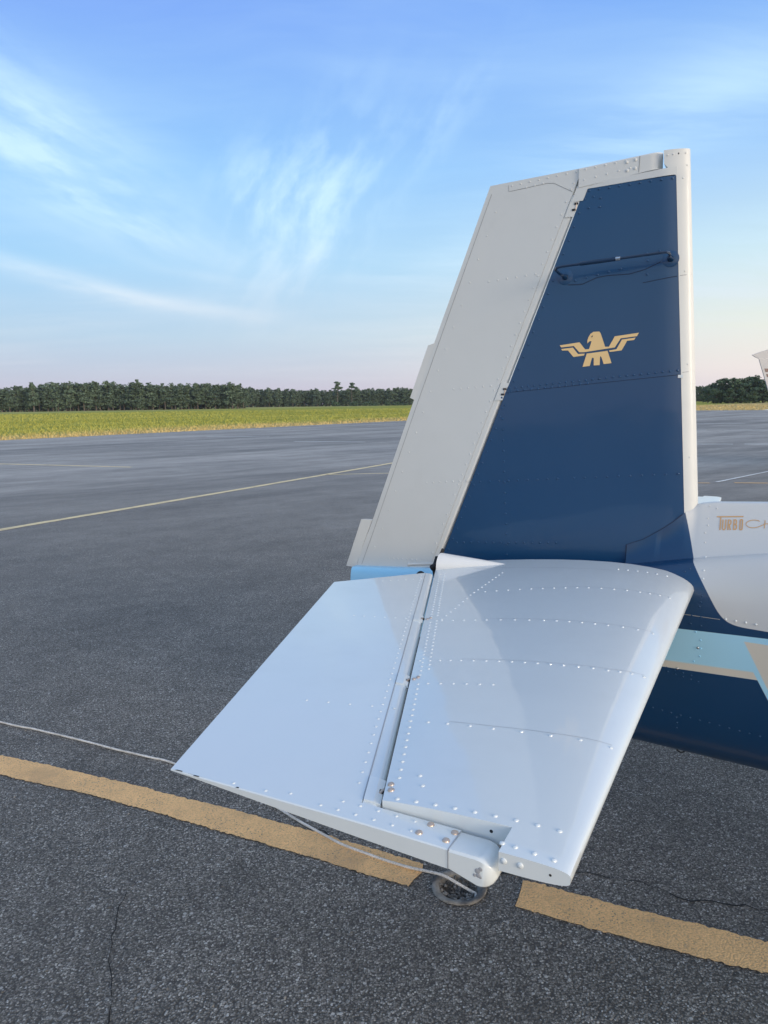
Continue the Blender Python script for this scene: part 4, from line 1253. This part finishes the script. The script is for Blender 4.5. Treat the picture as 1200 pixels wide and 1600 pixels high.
for sg in (-1, 1):
    for (ua, ub_) in ((1.75, 2.45), (2.55, 3.25)):
        st = []
        for k in range(8):
            u = lerp(ua, ub_, k / 7); zc_ = f_cr(u)
            z0, z1 = 1.28, min(1.66, zc_ - 0.10)
            st.append([L(u, V0 + sg * (V0 - fus_v(u, z, 0.004)), z) for z in np.linspace(z0, max(z0 + 0.05, z1), 8)])
        P_(MB().loft(st), 'cabin_window', 'window_glass')
mb = MB(); st = []
for k in range(10):
    t = k / 9; r_ = 0.15 * math.sqrt(max(0.001, 1 - t * t)); st.append([L(5.80 + 0.30 * t, V0 + math.cos(q) * r_, 0.90 + math.sin(q) * r_) for q in np.linspace(0, 2 * math.pi, 17)[:-1]])
P_(mb.loft(st, True, True, True), 'spinner', 'paint_white')
for a in (R(60), R(240)):
    mb = MB(); st = []
    for k in range(8):
        r_ = lerp(0.12, 0.93, k / 7); wd = 0.065 * math.sin(math.pi * min(1, 0.25 + 0.72 * k / 7)) + 0.01; tw = lerp(R(50), R(18), k / 7)
        c = Vector((5.88, V0 + math.cos(a) * r_, 0.90 + math.sin(a) * r_)); tdir = Vector((math.sin(tw), -math.sin(a) * math.cos(tw), math.cos(a) * math.cos(tw)))
        ndir = Vector((math.cos(tw), 0, 0)) * 0.006
        st.append([L(*(c - tdir * wd)), L(*(c + ndir)), L(*(c + tdir * wd)), L(*(c - ndir))])
    P_(mb.loft(st, True, True, True), 'propeller_blade', 'black_rubber')

# ------------------------------------------------------------------ tie-down anchor and rope
def mat_rope():
    m, t, b = new_mat('rope_cord')
    co = t.node('ShaderNodeTexCoord').outputs['Object']
    n = t.noise(co, 18, 4); n2 = t.noise(co, 300, 2)
    c = t.mix(t.maprange(n, 0.3, 0.7), (0.72, 0.70, 0.66), (0.54, 0.51, 0.46))
    c = t.mix(t.maprange(n2, 0.5, 0.7), c, (0.24, 0.23, 0.21))
    t.set(b.inputs['Base Color'], c); b.inputs['Roughness'].default_value = 0.85
    MATS['rope_cord'] = m
    m, t, b = new_mat('concrete')
    co = t.node('ShaderNodeTexCoord').outputs['Object']
    c = t.mix(t.maprange(t.noise(co, 40, 5, 0.7), 0.3, 0.7), (0.19, 0.175, 0.152), (0.31, 0.29, 0.255))
    c = t.mix(t.maprange(t.noise(co, 9, 4), 0.45, 0.65), c, (0.09, 0.085, 0.08))
    t.set(b.inputs['Base Color'], c); b.inputs['Roughness'].default_value = 0.9
    bump = t.node('ShaderNodeBump'); bump.inputs['Strength'].default_value = 0.7; bump.inputs['Distance'].default_value = 0.004
    t.set(bump.inputs['Height'], t.noise(co, 130, 4)); t.l.new(bump.outputs[0], b.inputs['Normal'])
    MATS['concrete'] = m
    m, t, b = new_mat('pebble')
    oi = t.node('ShaderNodeTexCoord').outputs['Object']
    c = t.ramp(t.voronoi(oi, 40, 'F1', 'Color'), [(0.1, (0.08, 0.074, 0.066)), (0.6, (0.17, 0.16, 0.142)), (0.95, (0.36, 0.335, 0.30))])
    t.set(b.inputs['Base Color'], c); b.inputs['Roughness'].default_value = 0.85
    MATS['pebble'] = m
mat_rope()
anchor = empty('tie_down_anchor', (HOLE_C.x, HOLE_C.y, 0))
set_props(anchor, 'round concrete tie down anchor set in the asphalt under the elevator tip', 'anchor')
st = []; n = 48
prof = [(1.14, 0.0035), (1.12, 0.0075), (1.06, 0.0095), (0.95, 0.0085), (0.84, 0.004), (0.78, -0.010), (0.66, -0.026), (0.30, -0.032), (0.0, -0.033)]
for a, h in prof:
    st.append([(math.cos(q) * HOLE_R * a * (1 + 0.012 * math.sin(5 * q + a)), math.sin(q) * HOLE_R * a * (1 + 0.012 * math.sin(5 * q + a)), h + (random.gauss(0, 0.0006) if h > 0 else 0)) for q in np.linspace(0, 2 * math.pi, n + 1)[:-1]])
MB().loft(st, True).build('anchor_ring', 'concrete', anchor)
mb = MB()
for k in range(170):
    q, rr_ = random.uniform(0, 2 * math.pi), HOLE_R * 0.80 * math.sqrt(random.random()); s_ = random.uniform(0.003, 0.008)
    z0 = -0.030 + 0.022 * (rr_ / (HOLE_R * 0.8)) ** 3 + random.uniform(0, 0.012)
    mb.dome((math.cos(q) * rr_, math.sin(q) * rr_, z0), (random.gauss(0, 0.5), random.gauss(0, 0.5), 1), s_, s_ * 0.9, 6)
set_props(mb.build('gravel', 'pebble', anchor), kind='stuff')
# loose grit lying on the asphalt near the camera
mb = MB(); srng = random.Random(5)
for k in range(420):
    y = 1.7 + 3.2 * srng.random() ** 1.3; x = srng.uniform(-0.65, 0.65) * y; s_ = srng.uniform(0.0018, 0.0048)
    if (Vector((x, y)) - HOLE_C).length < 0.12: continue
    mb.dome((x, y, 0.0005), (srng.gauss(0, 0.3), srng.gauss(0, 0.3), 1), s_, s_ * 0.8, 6)
set_props(mb.build('grit', 'pebble'), 'fine loose grit scattered over the near asphalt', 'grit', kind='stuff')

rope_pts = [(-4.5, 4.85, 0), (-3.2, 4.40, 0), (-2.16, 3.92, 0), (-1.93, 3.825, 0), (-1.73, 3.735, 0), (-1.52, 3.635, 0), (-1.39, 3.57, 0), (-1.2, 3.485, 0), (-1.07, 3.425, 0), (-0.8, 3.24, 0), (-0.55, 3.06, 0),
            (-0.39, 2.905, 0), (-0.27, 2.795, 0), (-0.19, 2.725, 0), (-0.09, 2.660, 0), (-0.01, 2.612, 0.0), (0.07, 2.565, 0.003), (0.145, 2.528, 0.010), (0.20, 2.497, 0.014), (0.255, 2.462, 0.002), (0.295, 2.440, -0.010), (0.312, 2.425, -0.012), (0.305, 2.408, -0.018), (0.28, 2.405, -0.024)]
def smooth_path(pts, n=10):
    pts = [Vector(p) for p in pts]; out = []
    for i in range(len(pts) - 1):
        p0, p1, p2, p3 = pts[max(i - 1, 0)], pts[i], pts[i + 1], pts[min(i + 2, len(pts) - 1)]
        for k in range(n):
            t = k / n
            out.append(0.5 * ((2 * p1) + (p2 - p0) * t + (2 * p0 - 5 * p1 + 4 * p2 - p3) * t * t + (3 * p1 - p0 - 3 * p2 + p3) * t ** 3))
    out.append(pts[-1]); return out
RP = smooth_path(rope_pts, 14)
RP = [p + Vector((0, 0.002 * mnoise.noise(Vector((p.x * 9, 1, 0))), 0.0075)) for p in RP]
mb = MB(); mb.tube(RP, [0.0052 * (1 + 0.06 * math.sin(i * 1.7)) for i in range(len(RP))], 8)
set_props(mb.build('rope', 'rope_cord'), 'thin grey tie down rope lying on the asphalt, tied to the anchor', 'rope')

# ------------------------------------------------------------------ second aeroplane parked to the right (only its fin tip shows)
def parked():
    par = empty('airplane', (9.9, 17.3, 0.0), R(2))
    set_props(par, 'white parked airplane with swept fin and dark stripes, at the right edge', 'airplane')
    def pb(mb, name, mat, p=None, **kw): return mb.build(name, mat, p or par, **kw)
    def plate(poly, th0, th1=None):
        th1 = th0 if th1 is None else th1
        xs = [p[0] for p in poly]
        a = [(x, -th0, z) for x, z in poly]; b_ = [(x, th0, z) for x, z in poly]
        return MB().loft([a, b_], True, True, True)
    pb(plate([(-0.75, 1.55), (-0.95, 1.75), (-1.265, 2.61), (-0.72, 2.615), (-0.10, 1.62)], 0.014), 'fin', 'paint_silver', smooth=False)
    cap = [(-1.430, 2.702), (-1.36, 2.655), (-1.268, 2.618), (-0.72, 2.623), (-0.66, 2.70), (-0.74, 2.80), (-0.92, 2.838), (-1.06, 2.822), (-1.25, 2.768)]
    pb(plate(cap, 0.018), 'fin_tip', 'paint_silver', smooth=False)
    pb(plate([(-1.130, 2.392), (-1.098, 2.312), (-0.56, 2.312), (-0.60, 2.392)], 0.017), 'stripe', 'maroon', smooth=False)
    pb(plate([(-1.080, 2.268), (-1.056, 2.20), (-0.50, 2.20), (-0.53, 2.268)], 0.017), 'stripe', 'maroon', smooth=False)
    st = []
    for x, hw, zb, zt in [(-0.95, 0.03, 1.42, 1.56), (-0.4, 0.14, 1.22, 1.60), (0.6, 0.28, 0.98, 1.66), (1.8, 0.44, 0.78, 1.80), (2.6, 0.53, 0.72, 2.10), (3.6, 0.55, 0.72, 2.14), (4.3, 0.53, 0.74, 1.72), (5.2, 0.46, 0.80, 1.52), (5.75, 0.28, 0.96, 1.40)]:
        st.append([(x, hw * np.sign(math.cos(q)) * abs(math.cos(q)) ** 0.6, (zb + zt) / 2 + (zt - zb) / 2 * np.sign(math.sin(q)) * abs(math.sin(q)) ** 0.6) for q in np.linspace(0, 2 * math.pi, 25)[:-1]])
    pb(MB().loft(st, True, True, True), 'fuselage', 'paint_white')
    def surf(x0, c0, c1, y0, y1, z, th, sweep=0.0):
        st = []
        for k in range(7):
            t = k / 6; y = lerp(y0, y1, t); c = lerp(c0, c1, t)
            st.append([(x0 - sweep * t - s * c, y, z + th * c * naca(s) if s < 1 else z) for s in [0.99, 0.7, 0.4, 0.2, 0.06, 0.01, 0]] + [(x0 - sweep * t - s * c, y, z - 0.6 * th * c * naca(s)) for s in [0.01, 0.06, 0.2, 0.4, 0.7]])
        return MB().loft(st, True, True, True)
    for sg in (-1, 1):
        pb(surf(0.55, 0.95, 0.72, 0.05 * sg, 1.7 * sg, 1.42, 0.04), 'stabilizer', 'paint_white')
        pb(surf(3.5, 1.6, 1.1, 0.3 * sg, 5.4 * sg, 2.16, 0.06), 'wing', 'paint_white')
        mb = MB(); mb.tube([(3.0, 0.5 * sg, 0.95), (3.0, 2.6 * sg, 2.13)], 0.035, 8); pb(mb, 'wing_strut', 'paint_white')
        mb = MB(); mb.tube([(2.6, 0.4 * sg, 0.85), (2.6, 1.2 * sg, 0.2)], 0.04, 8); pb(mb, 'gear_leg', 'paint_white')
        mb = MB(); st = [[(2.6 + math.cos(q) * 0.2 * a, 1.25 * sg + b_, 0.2 + math.sin(q) * 0.2 * a) for a, b_ in [(0.3, -0.05), (0.85, -0.07), (1, 0), (0.85, 0.07), (0.3, 0.05)]] for q in np.linspace(0, 2 * math.pi, 21)]
        pb(mb.loft(st), 'wheel', 'tyre')
        st = [[(x, sg * (0.555 if x > 2.7 else 0.52), z) for z in (1.5, 1.98)] for x in (2.2, 2.9, 3.55)]
        pb(MB().loft(st), 'side_window', 'window_glass', smooth=False)
    mb = MB(); st = [[(4.9 + math.cos(q) * 0.18 * a, b_, 0.18 + math.sin(q) * 0.18 * a) for a, b_ in [(0.3, -0.05), (0.85, -0.07), (1, 0), (0.85, 0.07), (0.3, 0.05)]] for q in np.linspace(0, 2 * math.pi, 21)]
    pb(mb.loft(st), 'wheel', 'tyre')
    mb = MB(); mb.tube([(4.9, 0, 0.2), (4.9, 0, 0.85)], 0.035, 8); pb(mb, 'gear_leg', 'paint_white')
parked()

# ------------------------------------------------------------------ trees
def mat_tree(name, a, b_):
    m, t, bs = new_mat(name)
    oi = t.node('ShaderNodeObjectInfo')
    geo = t.node('ShaderNodeNewGeometry')
    co = t.node('ShaderNodeTexCoord').outputs['Object']
    c = t.mix(oi.outputs['Random'], a, b_)
    c = t.mix(t.maprange(geo.outputs['Random Per Island'], 0, 1, 0.0, 0.6), c, tuple(x * 1.6 for x in a))
    c = t.mix(t.maprange(t.noise(co, 0.7, 3), 0.35, 0.7, 0, 0.5), c, tuple(x * 0.6 for x in a))
    t.set(bs.inputs['Base Color'], c); bs.inputs['Roughness'].default_value = 0.7
    bs.inputs['Specular IOR Level'].default_value = 0.2
    MATS[name] = m
mat_tree('pine_needles', (0.084, 0.120, 0.080), (0.106, 0.146, 0.090))
mat_tree('broad_leaves', (0.060, 0.100, 0.056), (0.076, 0.120, 0.060))
mat_tree('bark', (0.10, 0.085, 0.07), (0.14, 0.12, 0.10))

def leaf_cloud(blobs, n, size, r):
    """n small tilted leaf sprays scattered through ellipsoids (cx,cy,cz,rx,ry,rz)"""
    vol = np.array([b[3] * b[4] * b[5] for b in blobs]); pick = r.choice(len(blobs), n, p=vol / vol.sum())
    B = np.array(blobs)[pick]
    d = r.normal(size=(n, 3)); d /= np.linalg.norm(d, axis=1)[:, None]
    rad = r.random(n) ** 0.45
    c = B[:, :3] + d * rad[:, None] * B[:, 3:]
    a = r.normal(size=(n, 3)); a /= np.linalg.norm(a, axis=1)[:, None]
    b_ = np.cross(a, r.normal(size=(n, 3))); b_ /= np.linalg.norm(b_, axis=1)[:, None]
    s = size * (0.6 + 0.8 * r.random(n))[:, None]
    V = np.stack([c + a * s, c + b_ * s * 0.55, c - a * s * 0.8, c - b_ * s * 0.6], 1).reshape(-1, 3)
    Fc = np.arange(4 * n).reshape(-1, 4)
    return V, Fc
def fast_mesh(name, V, Fc, mat):
    me = bpy.data.meshes.new(name)
    nf = len(Fc)
    me.vertices.add(len(V)); me.vertices.foreach_set('co', np.asarray(V, dtype=np.float32).ravel())
    me.loops.add(nf * 4); me.loops.foreach_set('vertex_index', np.asarray(Fc, dtype=np.int32).ravel())
    me.polygons.add(nf); me.polygons.foreach_set('loop_start', np.arange(0, nf * 4, 4, dtype=np.int32))
    me.materials.append(MATS[mat]); me.update(calc_edges=True); me.validate()
    return me
def trunk_mesh(h, r0, limbs, rr, lean=0.0):
    mb = MB()
    mb.tube([(lean * t * t, 0, h * t) for t in (0, 0.08, 0.3, 0.55, 0.8, 1.0)], [r0 * 1.3, r0, r0 * 0.85, r0 * 0.65, r0 * 0.4, r0 * 0.12], 7)
    for (z, az_, ln, up) in limbs:
        p = Vector((lean * (z / h) ** 2, 0, z)); d = Vector((math.cos(az_), math.sin(az_), up)).normalized()
        mb.tube([p, p + d * ln * 0.5 + Vector((0, 0, 0.1 * ln)), p + d * ln], [r0 * 0.35, r0 * 0.22, r0 * 0.08], 5)
    me = bpy.data.meshes.new('trunk'); me.from_pydata(mb.v, [], mb.f); me.materials.append(MATS['bark'])
    return me
def tree_proto(kind, i):
    r = np.random.default_rng(100 + i * 7 + len(kind)); q = random.Random(i * 13 + len(kind))
    if kind == 'pine':
        h = 11.0; blobs = []; limbs = []
        z = h * q.uniform(0.12, 0.36)
        while z < h * 0.99:
            t = (z / h - 0.35) / 0.65
            wd = 2.5 * (1 - 0.55 * max(0, t) ** 1.6) * q.uniform(0.75, 1.1)
            for k in range(3):
                a = q.uniform(0, 6.28); rd = wd * q.uniform(0.25, 0.6)
                blobs.append((math.cos(a) * rd, math.sin(a) * rd, z + q.uniform(-0.3, 0.3), wd * 0.55, wd * 0.55, q.uniform(0.35, 0.7)))
                limbs.append((z - 0.3, a, rd + 0.4, 0.25))
            z += q.uniform(0.75, 1.15)
        V, Fc = leaf_cloud(blobs, 900, 0.44, r)
        return trunk_mesh(h * 0.97, 0.16, limbs[::2], q), fast_mesh('crown', V, Fc, 'pine_needles')
    if kind == 'broad':
        h = 9.5; blobs = []; limbs = []
        for k in range(17):
            a = q.uniform(0, 6.28); rd = q.uniform(0.2, 2.6); z = q.uniform(1.0, 8.3); rd *= math.sin(math.pi * min(0.95, max(0.25, z / 9.5)))
            blobs.append((math.cos(a) * rd, math.sin(a) * rd, z, q.uniform(0.9, 1.6), q.uniform(0.9, 1.6), q.uniform(0.7, 1.2)))
            limbs.append((max(1.6, z * 0.6), a, rd + 0.5, 0.7))
        V, Fc = leaf_cloud(blobs, 1100, 0.40, r)
        return trunk_mesh(h * 0.8, 0.2, limbs[::2], q), fast_mesh('crown', V, Fc, 'broad_leaves')
    if kind == 'bare':                      # tall open crowned pine standing above the wood
        h = 13.0; blobs = []; limbs = []
        for k in range(9):
            a = q.uniform(0, 6.28); rd = q.uniform(0.5, 2.4); z = q.uniform(8.6, 12.6)
            blobs.append((math.cos(a) * rd, math.sin(a) * rd, z, q.uniform(0.7, 1.2), q.uniform(0.7, 1.2), q.uniform(0.4, 0.75))); limbs.append((z - 0.9, a, rd + 0.2, 0.5))
        V, Fc = leaf_cloud(blobs, 620, 0.40, r)
        return trunk_mesh(h * 0.97, 0.17, limbs, q, 0.6), fast_mesh('crown', V, Fc, 'pine_needles')
    h = 1.8
    V, Fc = leaf_cloud([(q.uniform(-0.9, 0.9), q.uniform(-0.6, 0.6), q.uniform(0.3, 1.2), 0.8, 0.7, 0.6) for _ in range(6)], 240, 0.22, r)
    return trunk_mesh(1.2, 0.05, [(0.4, 1, 0.6, 1)], q), fast_mesh('crown', V, Fc, 'broad_leaves')
PROTO = {k: [tree_proto(k, i) for i in range(n)] for k, n in (('pine', 7), ('broad', 5), ('bare', 2), ('shrub', 3))}
def tree(name, kind, i, x, y, h, label, cat, group=None, wide=1.0):
    tm, cm = PROTO[kind][i % len(PROTO[kind])]
    H0 = {'pine': 11.0, 'broad': 9.5, 'bare': 13.0, 'shrub': 1.8}[kind]
    root = empty(name, (x, y, -0.10), random.uniform(0, 6.28))
    s = h / H0; root.scale = (s * wide, s * wide, s)
    for nm, me in (('trunk', tm), ('crown', cm)):
        o = bpy.data.objects.new(nm, me); COL.objects.link(o); o.parent = root
    set_props(root, label, cat, group)
    return root
def at(px_az, dist): return math.sin(R(px_az)) * dist, math.cos(R(px_az)) * dist
tr = random.Random(21)
# taller pine block on the left (front edge of the wood), heights follow the skyline
def skyline(a): return pl(a, [-34, -27, -24.5, -22, -18, -15, -12.5, -10.9, -10.2, -9.5, -6, -2, 2, 6], [0.0225, 0.0225, 0.0255, 0.0285, 0.0280, 0.0255, 0.0260, 0.0262, 0.0215, 0.0190, 0.0180, 0.0178, 0.0178, 0.0180])
a = -31.0; k = 0
while a < 3.6:
    near = a < -10.4
    D0 = 295 if near else 380
    for rowi in range(2):
        D = D0 + rowi * 7 + tr.uniform(-3, 3); aa = a + rowi * 0.17 + tr.uniform(-0.1, 0.1)
        x, y = at(aa, D); h = 1.75 + (skyline(aa) * tr.choice((0.80, 0.88, 0.93, 0.97, 1.0, 1.05)) * tr.uniform(0.97, 1.03)) * D + 0.10
        tree('pine_tree', 'pine', k, x, y, h,
             'dark pine in the taller front block of the wood at left' if near else 'dark pine in the lower wood edge beyond the field, behind the rudder',
             'tree', 'pines of the tall left block' if near else 'pines of the lower wood edge', tr.uniform(1.15, 1.65))
        k += 1
    a += 0.40 if near else 0.33
    if k > 250: break
x, y = at(-18.05, 292); tree('pine_tree', 'pine', 3, x, y, 11.4, 'slim pine with a pointed top rising above the left skyline', 'tree')
x, y = at(-25.0, 290); tree('pine_tree', 'pine', 5, x, y, 9.9, 'single pine rising from the falling skyline at far left', 'tree')
x, y = at(-3.45, 372); tree('tall_tree', 'bare', 0, x, y, 12.2, 'tall open crowned tree above the wood, left one of the pair', 'tree', wide=1.25)
x, y = at(-2.35, 374); tree('tall_tree', 'bare', 1, x, y, 11.6, 'tall open crowned tree above the wood, right one of the pair', 'tree', wide=1.2)
for j, aa in enumerate([-2.2, -1.2, -0.6, 0.4, 1.0, 1.7, -3.6]):
    x, y = at(aa, 366); tree('shrub', 'shrub', j, x, y, tr.uniform(1.8, 2.8), 'light green shrub at the foot of the wood near the rudder', 'shrub', 'shrubs at the foot of the wood', 1.4)
# broadleaf clump to the right of the fin, closer
j = 0
for aa, D, hh in [(23.55, 300, 7.9), (23.9, 262, 9.0), (24.35, 258, 10.0), (24.75, 262, 10.3), (25.2, 256, 10.2), (25.6, 262, 10.5), (26.0, 258, 10.4), (26.5, 262, 10.8), (27.0, 258, 10.6), (27.6, 262, 10.9),
                  (24.1, 254, 6.2), (24.9, 252, 6.5), (25.7, 252, 6.0), (26.4, 252, 6.8), (28.4, 260, 10.5), (29.2, 262, 10.7), (30.0, 258, 10.2)]:
    x, y = at(aa, D)
    tree('broadleaf_tree', 'broad', j, x, y, hh * 0.80, 'dark round crowned tree of the clump right of the fin', 'tree', 'broadleaf trees right of the fin', tr.uniform(1.35, 1.6)); j += 1
for aa, hh in [(23.0, 6.8), (23.25, 7.4), (22.6, 7.2), (23.45, 6.4)]:
    x, y = at(aa, 395); tree('broadleaf_tree', 'broad', j, x, y, hh + 0.8, 'low distant tree just left of the round clump', 'tree', 'low trees left of the clump', 1.2); j += 1

# depth of the wood behind the front rows: one mass
wr = np.random.default_rng(5); blobs = []
for aa in np.arange(-40, 42, 0.30):
    near = aa < -10.4
    for D in ((312, 330) if near else (398, 420)):
        if aa > 3.5 and aa < 22.5: sk = 0.0175
        elif aa >= 22.5: sk = 0.016
        else: sk = skyline(max(aa, -34))
        h = 1.75 + sk * D * wr.uniform(0.82, 0.97); x, y = at(aa + wr.uniform(-0.1, 0.1), D + wr.uniform(-5, 5))
        blobs.append((x, y, h * 0.70, 1.6, 1.6, h * 0.28)); blobs.append((x, y, h * 0.25, 1.8, 1.8, h * 0.30))
V, Fc = leaf_cloud(blobs, 90000, 0.62, wr)
o = bpy.data.objects.new('distant_wood', fast_mesh('distant_wood', V, Fc, 'pine_needles')); COL.objects.link(o)
set_props(o, 'dark depth of the wood behind its front trees', 'wood', kind='stuff')

# rough grass of the field: blades in tufts, denser near the apron edge
gr = np.random.default_rng(9)
n = 70000
ang = gr.uniform(R(-33), R(33), n); dd = 36 + (gr.random(n) ** 1.6) * 170
X, Y = np.sin(ang) * dd, np.cos(ang) * dd
def outside(x, y):
    inside = np.zeros(len(x), bool); px = np.array(APRON)
    for i in range(len(px)):
        x1, y1 = px[i]; x2, y2 = px[i - 1]
        c = ((y1 > y) != (y2 > y)) & (x < (x2 - x1) * (y - y1) / (y2 - y1 + 1e-9) + x1); inside ^= c
    return ~inside
ok = outside(X, Y); X, Y = X[ok], Y[ok]; n = len(X)
hgt = 0.10 + 0.09 * gr.random(n); th = gr.uniform(0, math.pi, n); wd = (0.03 + 0.06 * gr.random(n)) * (0.6 + np.hypot(X, Y) / 120)
dxy = np.stack([np.cos(th), np.sin(th)], 1) * wd[:, None] / 2
lean = gr.normal(0, 0.06, (n, 2))
base = np.stack([X, Y], 1)
z0 = np.full(n, -0.105)
V = np.stack([np.c_[base - dxy, z0], np.c_[base + dxy, z0], np.c_[base + dxy * 0.5 + lean, z0 + hgt], np.c_[base - dxy * 0.7 + lean, z0 + hgt * 0.8]], 1).reshape(-1, 3)
o = bpy.data.objects.new('grass', fast_mesh('grass', V, np.arange(4 * n).reshape(-1, 4), 'field_grass')); COL.objects.link(o)
set_props(o, 'rough yellow green grass of the field beyond the apron', 'grass', kind='stuff')

# thin evening haze lying over the field
def haze():
    m = bpy.data.materials.new('haze'); m.use_nodes = True; t = NT(m.node_tree); t.n.clear()
    v = t.node('ShaderNodeVolumePrincipled'); v.inputs['Color'].default_value = (0.86, 0.90, 0.96, 1); v.inputs['Density'].default_value = 0.00014
    v.inputs['Anisotropy'].default_value = 0.2
    out = t.node('ShaderNodeOutputMaterial'); t.l.new(v.outputs[0], out.inputs['Volume'])
    MATS['haze'] = m
    o = MB().box((0, 0, 8.0), (1640, 1640, 18.4)).build('haze', 'haze', smooth=False)
    set_props(o, 'thin pale haze over the airfield', 'haze', kind='stuff')
haze()
